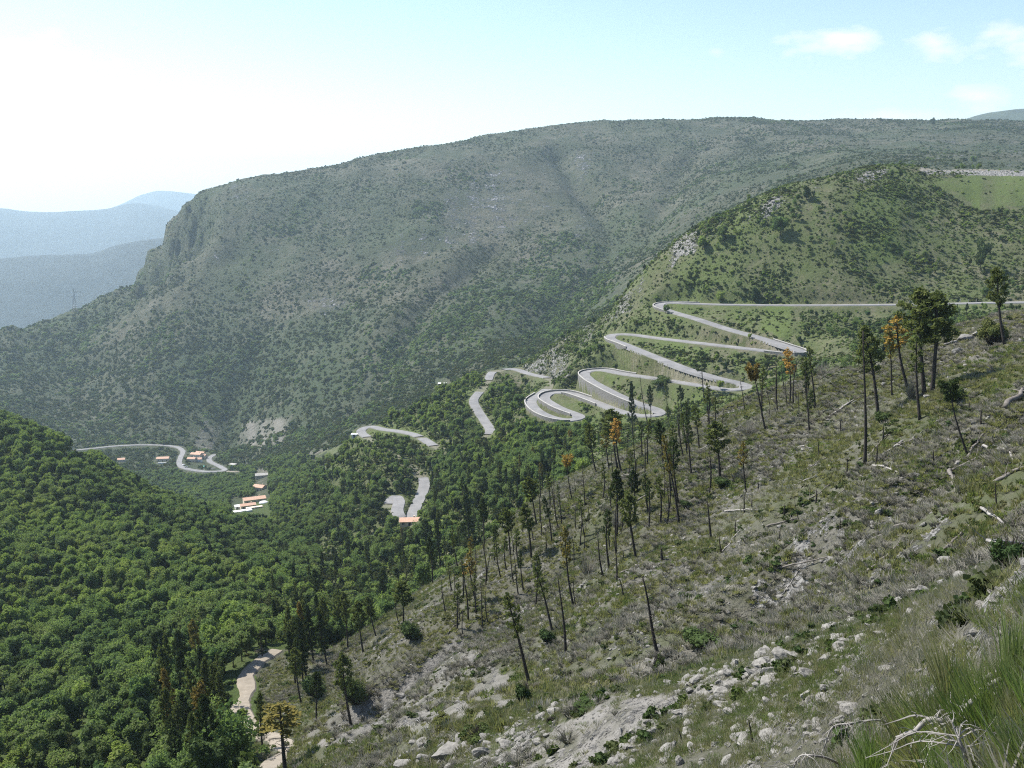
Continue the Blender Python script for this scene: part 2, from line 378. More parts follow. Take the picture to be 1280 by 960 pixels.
class MB:
    def __init__(s): s.V = []; s.F = []; s.n = 0
    def add(s, V, Fc):
        V = np.asarray(V, float); s.V.append(V); s.F += [[i + s.n for i in f] for f in Fc]; s.n += len(V)
    def box(s, c, d, rot=0, top=1.0):
        x, y, z = d[0] / 2, d[1] / 2, d[2] / 2
        V = np.array([(-x, -y, -z), (x, -y, -z), (x, y, -z), (-x, y, -z), (-x * top, -y * top, z), (x * top, -y * top, z), (x * top, y * top, z), (-x * top, y * top, z)])
        cr, sr = math.cos(rot), math.sin(rot)
        V = V @ np.array([[cr, sr, 0], [-sr, cr, 0], [0, 0, 1]]) + np.array(c)
        s.add(V, [(3, 2, 1, 0), (4, 5, 6, 7), (0, 1, 5, 4), (1, 2, 6, 5), (2, 3, 7, 6), (3, 0, 4, 7)])
    def tube(s, P, rad, n=6, cap=True):
        P = np.asarray(P, float); rad = np.broadcast_to(rad, len(P)); m = len(P)
        Tn = np.gradient(P, axis=0); Tn /= np.linalg.norm(Tn, axis=1)[:, None] + 1e-9
        ref = np.array([0.31, .95, 0.05]) if abs(Tn[0][1]) < .8 else np.array([1., 0, .1])
        a = np.cross(Tn, ref); a /= np.linalg.norm(a, axis=1)[:, None] + 1e-9; b = np.cross(Tn, a)
        th = np.arange(n) * 2 * math.pi / n
        V = P[:, None, :] + rad[:, None, None] * (np.cos(th)[None, :, None] * a[:, None, :] + np.sin(th)[None, :, None] * b[:, None, :])
        Fc = [(i * n + k, i * n + (k + 1) % n, (i + 1) * n + (k + 1) % n, (i + 1) * n + k) for i in range(m - 1) for k in range(n)]
        if cap: Fc += [tuple(range(n - 1, -1, -1)), tuple((m - 1) * n + k for k in range(n))]
        s.add(V.reshape(-1, 3), Fc)
    def me(s, name, mats, smooth=False): return mesh(name, np.concatenate(s.V), s.F, mats, smooth)

# ------------------------------------------------------------------ materials
def mat(name):
    m = bpy.data.materials.new(name); m.use_nodes = True; t = m.node_tree
    for n in list(t.nodes): t.nodes.remove(n)
    o = t.nodes.new('ShaderNodeOutputMaterial'); return m, t, o
class G:
    """tiny node-graph helper"""
    def __init__(s, t): s.t = t
    def n(s, ty, **k):
        x = s.t.nodes.new(ty)
        for a, b in k.items(): setattr(x, a, b)
        return x
    def l(s, a, b): s.t.links.new(a, b)
    def put(s, sock, v):
        if isinstance(v, (int, float)): sock.default_value = v
        elif isinstance(v, (tuple, list)): sock.default_value = tuple(v) + ((1,) if len(v) == 3 and sock.type == 'RGBA' else ())
        else: s.l(v, sock)
    def m(s, op, a, b=0.):
        x = s.n('ShaderNodeMath', operation=op); s.put(x.inputs[0], a); s.put(x.inputs[1], b); return x.outputs[0]
    def mix(s, f, a, b, bt='MIX'):
        x = s.n('ShaderNodeMix', data_type='RGBA', blend_type=bt); s.put(x.inputs[0], f); s.put(x.inputs[6], a); s.put(x.inputs[7], b); return x.outputs[2]
    def noise(s, sc, det=4, vec=None, rough=.55, dist=0):
        x = s.n('ShaderNodeTexNoise'); x.inputs['Scale'].default_value = sc; x.inputs['Detail'].default_value = det
        x.inputs['Roughness'].default_value = rough; x.inputs['Distortion'].default_value = dist
        if vec is not None: s.l(vec, x.inputs['Vector'])
        return x.outputs[0]
    def rng(s, v, a, b, c=0., d=1.):
        x = s.n('ShaderNodeMapRange'); s.put(x.inputs[0], v)
        for i, q in enumerate((a, b, c, d)): x.inputs[i + 1].default_value = q
        return x.outputs[0]
    def pos(s): return s.n('ShaderNodeNewGeometry').outputs['Position']
    def diffuse(s, o, col, bump=None, dist=.1, strength=.6, rough=.95):
        b = s.n('ShaderNodeBsdfPrincipled'); s.put(b.inputs['Base Color'], col); b.inputs['Roughness'].default_value = rough
        b.inputs['Specular IOR Level'].default_value = .15
        if bump is not None:
            bm = s.n('ShaderNodeBump'); bm.inputs['Strength'].default_value = strength; bm.inputs['Distance'].default_value = dist
            s.l(bump, bm.inputs['Height']); s.l(bm.outputs[0], b.inputs['Normal'])
        s.l(b.outputs[0], o.inputs['Surface'])
def ground_mat(name, sc, cols, rock, green, bare, bumpd, rockth=.0):
    """cols: two soil/scrub tones; mask attribute R rock, G green, B bare earth"""
    m, t, o = mat(name); g = G(t); p = g.pos()
    at = g.n('ShaderNodeAttribute', attribute_name='mask'); sp = g.n('ShaderNodeSeparateColor'); g.l(at.outputs['Color'], sp.inputs[0])
    n1 = g.noise(1 / sc[0], 5, p); n2 = g.noise(1 / sc[1], 5, p, .65); n3 = g.noise(1 / sc[2], 4, p, .7)
    c = g.mix(g.rng(n1, .38, .62), cols[0], cols[1])
    c = g.mix(g.rng(n2, .42, .62), c, cols[2])
    c = g.mix(g.m('MULTIPLY', g.rng(n3, .35, .7), .6), c, [q * .55 for q in cols[0]])
    gm = g.m('MULTIPLY', sp.outputs[1], g.rng(n2, .3, .5, .45, 1))
    c = g.mix(gm, c, g.mix(n3, green, [q * .6 for q in green]))
    bm_ = g.m('MULTIPLY', sp.outputs[2], g.rng(n3, .3, .45, .5, 1))
    c = g.mix(bm_, c, g.mix(g.rng(n2, .35, .65), bare, [q * .7 for q in bare]))
    vo = g.n('ShaderNodeTexVoronoi'); vo.inputs['Scale'].default_value = 1 / sc[3]; g.l(p, vo.inputs['Vector'])
    rk = g.m('ADD', g.rng(n3, .3, .75, -.45, .45), g.rng(n2, .3, .7, -.3, .3))
    rk = g.m('ADD', rk, g.m('MULTIPLY', sp.outputs[0], 1.3))
    rk = g.rng(rk, .48 + rockth, .72 + rockth)
    rc = g.mix(vo.outputs['Distance'], rock, [q * .5 for q in rock])
    c = g.mix(rk, c, rc)
    hgt_ = g.m('ADD', n3, g.m('MULTIPLY', g.m('MULTIPLY', vo.outputs['Distance'], rk), 1.2))
    g.diffuse(o, c, hgt_, bumpd, .9)
    return m
LIME = (.28, .275, .265)
M_BURNT = ground_mat('burnt_slope_soil', (9, 1.6, .35, .6), [(.105, .103, .078), (.165, .158, .142), (.078, .08, .052)], LIME, (.09, .105, .05), (.225, .215, .20), .4, .0)
M_FOREST = ground_mat('forest_floor', (30, 6, 1.5, 2), [(.045, .06, .02), (.06, .065, .03), (.03, .045, .015)], LIME, (.08, .12, .03), (.25, .23, .19), 1.)
M_ROADHILL = ground_mat('road_hill_soil', (24, 5, 1.8, 1.4), [(.085, .095, .045), (.14, .13, .09), (.065, .08, .034)], LIME, (.10, .135, .042), (.26, .24, .2), 1., .02)
M_MOUNT = ground_mat('mountain_scrub', (120, 22, 6, 5), [(.06, .066, .038), (.13, .122, .092), (.045, .053, .03)], (.26, .26, .27), (.05, .072, .032), (.26, .24, .22), 5., .05)

def simple(name, col, col2=None, sc=3., bump=.05, rough=.9, obj=True, strength=.5):
    m, t, o = mat(name); g = G(t)
    tcn = g.n('ShaderNodeTexCoord').outputs['Object'] if obj else g.pos()
    n = g.noise(sc, 5, tcn, .6)
    c = g.mix(g.rng(n, .3, .7), col, col2 or [q * .7 for q in col])
    g.diffuse(o, c, n, bump, strength, rough); return m
def foliage(name, c1, c2, tr=.3, hue=.7):
    m, t, o = mat(name); g = G(t)
    oi = g.n('ShaderNodeObjectInfo')
    p = g.pos(); n = g.noise(.9, 2, p)
    f = g.m('ADD', g.m('MULTIPLY', oi.outputs['Random'], .75), g.m('MULTIPLY', n, .5))
    c = g.mix(g.rng(f, .1, 1.1), c1, c2)
    hz_ = g.noise(.045, 3, p, .6)
    c = g.mix(g.m('MULTIPLY', g.rng(hz_, .45, .62), hue), c, (c2[0] * 1.25, c2[1] * .95, c2[2] * .95))
    d = g.n('ShaderNodeBsdfDiffuse'); g.l(c, d.inputs['Color'])
    tl = g.n('ShaderNodeBsdfTranslucent'); g.l(g.mix(.6, c, (c2[0] * 1.3, c2[1] * 1.5, c2[2] * .6)), tl.inputs['Color'])
    mxs = g.n('ShaderNodeMixShader'); mxs.inputs[0].default_value = tr
    g.l(d.outputs[0], mxs.inputs[1]); g.l(tl.outputs[0], mxs.inputs[2]); g.l(mxs.outputs[0], o.inputs['Surface'])
    return m
M_ASPH = simple('asphalt', (.165, .165, .17), (.25, .245, .245), .16, .02, .9, False)
M_GRAVEL = simple('pale_gravel', (.29, .255, .21), (.21, .185, .15), .8, .06, .95, False)
M_WALL = None
m, t, o = mat('grey_stone_masonry'); g = G(t); p = g.pos()
vo = g.n('ShaderNodeTexVoronoi'); vo.inputs['Scale'].default_value = 1.3; g.l(p, vo.inputs['Vector'])
g.diffuse(o, g.mix(g.rng(g.noise(.5, 4, p), .35, .65), g.mix(vo.outputs['Distance'], (.22, .21, .2), (.13, .125, .12)), (.17, .165, .15)), vo.outputs['Distance'], .15, .7)
M_WALL = m
M_CONC = simple('pale_concrete', (.46, .44, .41), (.30, .29, .27), .8, .02, .85, False)
M_ROCK = simple('limestone', (.275, .265, .245), (.13, .125, .115), 2.2, .12, .95, True, .8)
M_CHAR = simple('charred_bark', (.022, .019, .017), (.06, .052, .046), 3., .05, .9)
M_BARK = simple('grey_brown_bark', (.06, .05, .042), (.028, .024, .02), 4., .05, .9)
M_DEAD = simple('weathered_dead_wood', (.36, .34, .32), (.16, .15, .14), 5., .03, .85)
M_LOGD = simple('scorched_log', (.10, .09, .08), (.22, .2, .18), 2., .04, .9)
M_LEAF = foliage('broadleaf_green', (.058, .108, .048), (.17, .225, .09), .42, .4)
M_LEAFD = foliage('dark_evergreen', (.035, .06, .025), (.07, .10, .038), .2, .3)
M_LEAFB = foliage('fresh_spring_green', (.13, .19, .055), (.22, .28, .09), .4, .3)
M_SHRUB = foliage('grey_green_scrub', (.036, .054, .026), (.09, .105, .048), .25, .5)
M_SHRUBG = foliage('scrub_green', (.05, .08, .03), (.095, .125, .045), .25)
M_HEATH = foliage('grey_dead_scrub', (.19, .18, .155), (.30, .285, .25), .3, .05)
M_TUFT = foliage('olive_grass', (.12, .125, .062), (.225, .22, .125), .4, .15)
M_TUFTG = foliage('green_grass', (.085, .115, .042), (.16, .19, .08), .4, .2)
M_NOLIVE = foliage('olive_needles', (.065, .085, .03), (.12, .14, .05), .3, .15)
M_NDARK = foliage('dark_needles', (.028, .045, .02), (.055, .075, .03), .25, .1)
M_NYEL = foliage('yellowing_needles', (.125, .115, .035), (.19, .16, .05), .25)
M_NORG = foliage('scorched_orange_needles', (.28, .185, .05), (.37, .26, .08), .3)
M_BROOM = foliage('broom_green', (.085, .13, .04), (.15, .20, .07), .4)
M_TILE = simple('terracotta_tiles', (.46, .28, .20), (.55, .38, .29), 1.2, .05, .85)
M_PLAST = simple('cream_render', (.72, .62, .5), (.62, .52, .42), .7, .01, .9)
M_WHITE = simple('white_paint', (.8, .8, .8), (.7, .7, .72), .7, .01, .6)
M_DARKW = simple('dark_window', (.03, .035, .04), (.05, .055, .06), 2., .01, .3)
M_POOL = simple('pool_water', (.12, .42, .38), (.16, .5, .45), 1., .01, .2)
M_STEEL = simple('galvanised_steel', (.3, .32, .34), None, 2., .01, .5)

# ------------------------------------------------------------------ terrain meshes
PX, PY = proj(np.stack([GX, GY, GZ], -1))
jx = PX + fbm(GX / (GR * .03 + .5), GY / (GR * .03 + .5), 91, 3) * 14; jy = PY + fbm(GX / (GR * .03 + .5) + 7, GY / (GR * .03 + .5), 92, 3) * 9
MR = np.zeros(GX.shape); MG = np.zeros(GX.shape); MBr = np.zeros(GX.shape)
def paint(A, poly, v, cond=None):
    s_ = inpoly(jx, jy, poly)
    if cond is not None: s_ &= cond
    A[s_] = np.maximum(A[s_], v * np.clip(.75 + fbm(GX[s_] / (GR[s_] * .012 + .3), GY[s_] / (GR[s_] * .012 + .3), 77, 3) * 1.1, .2, 1.15))
FAR = KNOT > 10; MIDK = (KNOT > 6.3) & (KNOT < 10.3); NEARK = KNOT < 6.3
# mountain: scree bands, cliff, quarry-like scars
for poly, v in [([(600,215),(740,190),(730,240),(620,300),(480,330),(430,350),(520,270)], .34), ([(720,255),(745,265),(790,360),(740,390),(715,300)], .27),
                ([(168,360),(182,318),(206,280),(214,264),(236,292),(262,312),(296,330),(240,352),(200,354)], .42), ([(226,560),(240,520),(275,512),(285,530),(262,565)], .62),
                ([(650,225),(720,205),(712,225),(640,262),(560,285),(470,320),(520,280)], .25), ([(360,380),(400,370),(440,378),(400,395)], .5), ([(280,440),(296,440),(296,492),(284,492)], .5),
                ([(1080,170),(1280,175),(1280,215),(1180,200),(1080,190)], .25), ([(255,236),(300,226),(330,222),(320,240),(262,262)], .3), ([(120,470),(160,470),(155,490),(125,490)], .4)]:
    paint(MR, poly, v, FAR)
MR[FAR] += (np.clip(fbm(GX / 70, GY / 30, 201, 5) - .12, 0, 1) * .4)[FAR]
for poly, v in [([(295,555),(305,528),(330,516),(365,520),(352,548),(320,556)], .62), ([(236,556),(250,530),(272,536),(262,566)], .6),([(380,566),(430,556),(430,590),(330,596),(300,580),(340,570)], .5)]:
    paint(MBr, poly, v, FAR)
MG[FAR] = np.clip(.25 + fbm(GX / 160, GY / 160, 95)[FAR] * .9 + sstep(330, 470, PY)[FAR] * .35, 0, 1)
# road hill
for poly, v in [([(655,462),(668,440),(700,415),(712,420),(706,470),(670,470)], .5), ([(800,335),(830,310),(850,290),(880,275),(900,262),(905,285),(850,320),(830,350),(800,355)], .55),
                ([(700,415),(750,390),(800,350),(820,352),(800,380),(740,420),(718,440)], .5), ([(905,270),(1000,228),(1060,212),(1110,207),(1100,222),(1020,240),(920,285)], .6)]:
    paint(MR, poly, v, MIDK)
MG[MIDK] = np.clip(.30 + fbm(GX / 40, GY / 40, 97)[MIDK] * .9, 0, 1)
for poly in [[(1165,228),(1280,205),(1300,262),(1215,262)], [(745,465),(800,475),(880,492),(870,505),(800,488),(770,482)], [(845,380),(1000,384),(1000,432),(930,408)], [(782,420),(860,430),(960,445),(950,470),(880,460)], [(1000,245),(1100,235),(1180,262),(1100,330),(1020,300)]]:
    paint(MG, poly, 1.0, MIDK)
MBr[(PX > 1150) & (PX < 1330) & (np.abs(PY - (209 + (PX - 1150) * .03)) < 5) & (KNOT > 7.6) & (KNOT < 10)] = 1.
MR[(PX > 1150) & (PX < 1330) & (PY > 213) & (PY < 218 + (PX - 1150) * .02) & (KNOT > 7.6) & (KNOT < 10)] = .8
# burnt slope and foreground
nn = fbm(GX / 16, GY / 16, 99)
st_ = vn(U / 22, (V + wob) / 3.2, 17)
MR[NEARK] = np.clip(.16 + nn * .35 + st_ * .2, 0, .6)[NEARK]
MG[NEARK] = np.clip(.25 - nn * .8 + fbm(GX / 5, GY / 5, 103) * .5, 0, .9)[NEARK]
for poly, v in [([(1000,640),(1180,600),(1200,660),(1080,740),(940,770),(960,700)], .55), ([(700,700),(830,700),(900,640),(960,620),(920,700),(760,860),(660,840)], .35),
                ([(840,860),(1050,800),(1260,735),(1270,750),(1080,830),(1110,880),(1010,900),(850,905)], .5), ([(450,960),(540,920),(700,905),(640,960)], .55),
                ([(480,850),(560,800),(640,800),(620,870),(520,900),(400,925)], .35)]:
    paint(MR, poly, v, NEARK)
paint(MBr, [(640,965),(700,905),(760,868),(835,868),(845,885),(800,905),(740,965)], 1.0, NEARK)
paint(MBr, [(500,855),(560,800),(590,805),(640,850),(660,880),(500,915),(380,940),(380,920),(440,880)], .8, NEARK)
MBr[(ROADD < 3.2) & (GR > 250)] = .5
RESTR = leftw + 0 * GX > .5
MR[RESTR & NEARK] = 0; MG[RESTR & (KNOT < 9.5)] = .5
_lw = (np.arctan2(GX, GY) + fbm(GX / 25, GY / 25, 121) * .05 < R(-11.5))
PIECE = np.zeros(GX.shape, int)                 # 0 burnt slope, 1 wooded spur, 2 road hill, 3 mountain
PIECE[KNOT > 6] = 2; PIECE[_lw & (KNOT < 9)] = 1; PIECE[_lw & (KNOT >= 9)] = 3
PIECE[(KNOT > 10)] = 3
PIECE[(KNOT < 5.3) & (np.arctan2(GX, GY) > R(-30))] = np.where(PX + fbm(GX / 9, GY / 9, 123) * 14 < 322, 1, 0)[(KNOT < 5.3) & (np.arctan2(GX, GY) > R(-30))]
pf = PIECE[:-1, :-1]
nA = len(AZ); ids = np.arange(len(RR) * nA).reshape(len(RR), nA)
QF = np.stack([ids[:-1, :-1], ids[:-1, 1:], ids[1:, 1:], ids[1:, :-1]], -1)
VV = np.stack([GX, GY, GZ], -1).reshape(-1, 3); CC = np.stack([MR, MG, MBr, np.ones_like(MR)], -1).reshape(-1, 4)
for k, (nm, lb, mt) in enumerate([('burnt_hillside', 'steep burnt hillside of scorched grass, stones and fallen trunks', M_BURNT), ('wooded_hillside', 'ground under the dense green wood on the left spur', M_FOREST),
                                  ('road_hillside', 'green hillside that carries the hairpin road', M_ROADHILL), ('mountain', 'long scrub covered mountain with a cliff at its left end', M_MOUNT)]):
    q = QF[pf == k]; u, inv = np.unique(q.ravel(), return_inverse=True)
    me = mesh(nm, VV[u], inv.reshape(-1, 4)[:, ::-1] if False else inv.reshape(-1, 4), [mt], True)
    ca = me.color_attributes.new('mask', 'FLOAT_COLOR', 'POINT'); ca.data.foreach_set('color', CC[u].astype(np.float32).ravel())
    tag(ob(nm, me), lb, kind='structure')

# distant ridges and the low plain beyond the valley
def ridge(name, lb, crest, rc, front, back, zb, col, seed, amp):
    az, t = azt([c[0] for c in crest], [c[1] for c in crest]); A = np.linspace(az[0], az[-1], 260)
    tt = pchip(az, t, A); zc = tt * rc
    rs = np.concatenate([np.linspace(rc - front, rc, 46), np.linspace(rc, rc + back, 8)[1:]])
    u = np.where(rs <= rc, (rs - (rc - front)) / front, 1 - (rs - rc) / back)
    X = np.sin(A)[None] * rs[:, None]; Y = np.cos(A)[None] * rs[:, None]
    Z = zb + (zc[None] - zb) * (np.sin(u * math.pi / 2) ** .9)[:, None] + fbm(X / amp / 14, Y / amp / 14, seed, 5) * amp * (.35 + .65 * np.sin(u * math.pi))[:, None]
    i_ = np.arange(Z.size).reshape(Z.shape); q = np.stack([i_[:-1, :-1], i_[:-1, 1:], i_[1:, 1:], i_[1:, :-1]], -1).reshape(-1, 4)
    m = simple(name + '_woods', col, [c * .55 for c in col], 1 / 90., 20, .95, False)
    o = ob(name, mesh(name, np.stack([X, Y, Z], -1).reshape(-1, 3), q, [m], True)); tag(o, lb, kind='structure'); return o
R_A = ridge('distant_hill', 'nearest hazy wooded ridge beyond the valley mouth', [(-420,352),(-150,335),(0,324),(60,320),(110,318),(150,306),(200,298),(300,305),(420,330)], 6000, 1100, 1000, -762, (.04, .05, .055), 5, 26)
R_B = ridge('distant_hill', 'long pale blue ridge behind the nearest hazy one', [(-420,268),(-150,258),(0,261),(40,266),(80,264),(130,261),(170,254),(215,262),(270,280),(420,300)], 11500, 3000, 1500, -762, (.04, .05, .06), 6, 40)
R_C = ridge('distant_hill', 'palest rounded summit on the far left horizon', [(60,285),(120,266),(150,256),(180,243),(200,239),(245,243),(290,256),(420,290)], 16000, 2500, 1400, -762, (.04, .05, .06), 7, 40)
R_D = ridge('distant_hill', 'blue hill showing over the right end of the mountain crest', [(1060,200),(1150,163),(1200,150),(1240,141),(1280,137),(1400,133),(1600,150)], 5500, 1000, 900, -400, (.07, .09, .06), 8, 14)
pl = ob('valley_plain', mesh('valley_plain', [(-24000, -600, -765), (24000, -600, -765), (24000, 19000, -765), (-24000, 19000, -765)], [(0, 1, 2, 3)], [M_FOREST]))
tag(pl, 'low ground of the valley far below', kind='structure')
# ------------------------------------------------------------------ roads, walls
def qi(Q, p, k0=0):
    a, b = proj(Q); d = np.hypot(a - p[0], b - p[1]); d[:k0] = 1e9; return int(d.argmin())
def strip(name, Q, half, mt, lift=0.0, skirt=1.2, wob_=False):
    T_ = np.gradient(Q[:, :2], axis=0); T_ /= np.linalg.norm(T_, axis=1)[:, None] + 1e-9
    Nn = np.stack([T_[:, 1], -T_[:, 0]], -1); n = len(Q)
    if wob_: Q = Q.copy(); Q[:, :2] += Nn * (vn(np.arange(n) / 3.3, np.zeros(n), 5) * .35)[:, None]
    hw = half * (1 + (vn(np.arange(n) / 2.1, np.zeros(n), 9) * .35 if wob_ else np.zeros(n)))
    offs = [(-hw - .5, -skirt), (-hw, 0), (0 * hw, .04), (hw, 0), (hw + .5, -skirt)]
    V = np.stack([np.column_stack([Q[:, :2] + Nn * o_[:, None], Q[:, 2] + lift + dz]) for o_, dz in offs], 1).reshape(-1, 3)
    f = [(i * 5 + k, i * 5 + k + 1, (i + 1) * 5 + k + 1, (i + 1) * 5 + k) for i in range(n - 1) for k in range(4)]
    return mesh(name, V, f, [mt])
# the road as far as the photo shows it; where trees cover it no surface is built
HIDE = [(543, 640, 543, 604), (444, 527, 546, 604), (618, 637, 462, 486), (595, 622, 475, 489), (684, 735, 469, 487), (460, 488, 630, 664)]
a_, b_ = proj(Q1); hid = np.zeros(len(Q1), bool)
for h in HIDE: hid |= (a_ > h[0]) & (a_ < h[1]) & (b_ > h[2]) & (b_ < h[3])
hid[:qi(Q1, (674, 497))] = False
runs = np.split(np.arange(len(Q1)), np.where(np.diff(hid.astype(int)) != 0)[0] + 1); RUNS = [q for q in runs if not hid[q[0]] and len(q) > 4]
for q, lb in zip(RUNS, ['pale grey hairpin road winding down the green hillside', 'short stretch of pale road under the rock cutting', 'glimpse of pale road between trees left of the rock cutting', 'curved stretch of pale road left below the hairpins', 'pale road bend at the foot of the mountain', 'lowest visible hairpin of the pale road'] + ['stretch of pale road between trees'] * 9):
    tag(ob('road', strip('road', Q1[q[0]:q[-1] + 1], HALF, M_ASPH)), lb, kind='structure')
QV = Q1[~hid]; z = zone(Q1, 25); _d, _j = nearest(GX[z].ravel(), GY[z].ravel(), QV); ROADD[z] = np.minimum(np.where(ROADD[z] < 25, 1e3, ROADD[z]), _d.reshape(GX[z].shape))
tag(ob('valley_road', strip('valley_road', Q2, 3.3, M_ASPH)), 'pale road round the hamlet in the valley', kind='structure')
tag(ob('lane', strip('lane', Q3, 1.8, M_GRAVEL)), 'narrow pale lane leading down to the villa', kind='structure')
tag(ob('dirt_track', strip('dirt_track', QT, 1.25, M_GRAVEL, .02, .5, True)), 'pale gravel track at the foot of the burnt slope', kind='structure')
def wall(name, lb, Q, i0, i1, side, down, up, mt, th=.45, grp=None, off=HALF + .25):
    Q = Q[i0:i1 + 1]; T_ = np.gradient(Q[:, :2], axis=0); T_ /= np.linalg.norm(T_, axis=1)[:, None] + 1e-9
    Nn = np.stack([T_[:, 1], -T_[:, 0]], -1) * side; n = len(Q)
    e = np.clip(np.minimum(np.arange(n), n - 1 - np.arange(n)) / 4., .25, 1)
    a = Q[:, :2] + Nn * off; b = a + Nn * th; zb = Q[:, 2] - down * e - .3; zt = Q[:, 2] + up
    V = np.stack([np.column_stack([a, zb]), np.column_stack([a, zt]), np.column_stack([b, zt]), np.column_stack([b, zb])], 1).reshape(-1, 3)
    f = [(i * 4 + k, i * 4 + (k + 1) % 4, (i + 1) * 4 + (k + 1) % 4, (i + 1) * 4 + k) for i in range(n - 1) for k in range(4)]
    f += [(0, 3, 2, 1), tuple((n - 1) * 4 + k for k in range(4))]
    root = ob(name, mesh(name, V, f, [mt])); tag(root, lb, 'wall', grp)
    c = .3                      # coping
    a2 = a - Nn * .08; b2 = b + Nn * .08
    V = np.stack([np.column_stack([a2, zt + .003]), np.column_stack([a2, zt + c]), np.column_stack([b2, zt + c]), np.column_stack([b2, zt + .003])], 1).reshape(-1, 3)
    ob('coping', mesh('coping', V, f, [M_CONC]), root)
    return root
for (p0, p1, side, down, up, lb) in WALLS:
    i0 = qi(Q1, p0); i1 = qi(Q1, p1, i0)
    wall('retaining_wall', lb, Q1, i0, i1, side, down, up, M_WALL)

# ------------------------------------------------------------------ plant and rock prototypes
def rot_quads(C, sx, sy, up=.3, r=rng):
    n = len(C); a = r.normal(size=(n, 3)); a[:, 2] *= (1 - up); a /= np.linalg.norm(a, axis=1)[:, None]
    b = np.cross(a, r.normal(size=(n, 3))); b /= np.linalg.norm(b, axis=1)[:, None] + 1e-9
    sx = np.broadcast_to(sx, n)[:, None]; sy = np.broadcast_to(sy, n)[:, None]
    V = np.stack([C - a * sx - b * sy * .6, C + a * sx * .7 - b * sy, C + a * sx + b * sy * .7, C - a * sx * .8 + b * sy], 1).reshape(-1, 3)
    return V, np.arange(n * 4).reshape(n, 4)
def ico(sub=1):
    import bmesh
    b = bmesh.new(); bmesh.ops.create_icosphere(b, subdivisions=sub, radius=1)
    V = np.array([v.co[:] for v in b.verts]); Fc = [[v.index for v in f.verts] for f in b.faces]; b.free(); return V, Fc
IC1 = ico(1); IC2 = ico(2); IC3 = ico(3)
def crown_mesh(name, seed, lumps, rad, nleaf, leaf, mt, flat=.8, core=True):
    r = np.random.default_rng(seed); Vs = []; Fs = []; n = 0
    cs = r.normal(size=(lumps, 3)); cs /= np.linalg.norm(cs, axis=1)[:, None]; cs *= r.uniform(.3, .92, (lumps, 1)) * rad
    cs[:, 2] *= flat; cs[:, 2] += rad * flat * .1
    lr = r.uniform(.24, .52, lumps) * rad
    per = r.integers(0, lumps, nleaf); d = r.normal(size=(nleaf, 3)); d /= np.linalg.norm(d, axis=1)[:, None]
    C = cs[per] + d * lr[per][:, None] * r.uniform(.72, 1.12, (nleaf, 1)) * np.array([1, 1, flat])
    V, Q = rot_quads(C, leaf * r.uniform(.6, 1.2, nleaf), leaf * r.uniform(.5, 1., nleaf), .2, r)
    Vs.append(V); Fs += Q.tolist(); n = len(V)
    if core:
        for k in range(lumps):
            v = IC1[0] * lr[k] * .80 * np.array([1, 1, flat]) + cs[k]; Vs.append(v); Fs += [[i + n for i in f] for f in IC1[1]]; n += len(v)
    return mesh(name, np.concatenate(Vs), Fs, [mt])
def join_me(name, mes, mats, offs):
    Vs = []; Fs = []; mi = []; n = 0
    for k, (me, of) in enumerate(zip(mes, offs)):
        v = np.empty(len(me.vertices) * 3, np.float32); me.vertices.foreach_get('co', v); v = v.reshape(-1, 3) + np.array(of, np.float32)
        Vs.append(v); Fs += [[i + n for i in p.vertices] for p in me.polygons]; mi += [k] * len(me.polygons); n += len(v)
    return mesh(name, np.concatenate(Vs), Fs, mats, False, mi)
def trunk_mesh(name, seed, h, r0, mt, limbs=4, spread=1.6):
    r = random.Random(seed); b = MB()
    b.tube([(0, 0, -.5), (r.uniform(-.1, .1), r.uniform(-.1, .1), h * .45), (r.uniform(-.3, .3), r.uniform(-.3, .3), h)], [r0, r0 * .75, r0 * .35], 6)
    for k in range(limbs):
        a = k * 2.4 + r.random(); z = h * r.uniform(.45, .8)
        b.tube([(0, 0, z), (math.cos(a) * spread * .5, math.sin(a) * spread * .5, z + .7), (math.cos(a) * spread, math.sin(a) * spread, z + 1.7)], [r0 * .45, r0 * .3, r0 * .1], 4)
    return b.me(name, [mt])
TREE_P = []      # (crown mesh, trunk mesh, crown height)
for k, (mt, rad, fl) in enumerate([(M_LEAF, 2.5, 1.0), (M_LEAF, 2.2, 1.25), (M_LEAFB, 2.4, 1.0), (M_LEAFD, 2.3, 1.15), (M_LEAF, 2.9, .9), (M_LEAF, 2.7, 1.1), (M_NDARK, 1.5, 2.1), (M_SHRUB, 2.4, .95)]):
    TREE_P.append((crown_mesh('crown', 100 + k, [14, 16, 11, 14, 20, 24, 9, 15][k], rad, [1700, 1700, 1500, 1700, 1900, 1100, 1500, 1000][k], .19, mt, fl, k not in (5, 7)), trunk_mesh('trunk', k, 4.6, .18, M_BARK), 4.3))
def rock_mesh(seed, sub=IC2, fl=.65):
    r = np.random.default_rng(seed); V = sub[0].copy()
    for _ in range(9):
        nrm = r.normal(size=3); nrm /= np.linalg.norm(nrm); d = V @ nrm; lim = r.uniform(.45, .8); V -= np.outer(np.maximum(d - lim, 0), nrm) * .95
    V *= (1 + .10 * vn(V[:, 0] * 2.5 + seed, V[:, 1] * 2.5 + V[:, 2] * 3, seed))[:, None]
    V *= np.array([1, r.uniform(.6, .9), fl * r.uniform(.7, 1.1)])
    return mesh('rock', V, sub[1], [M_ROCK])
ROCKS = [rock_mesh(k) for k in range(7)]
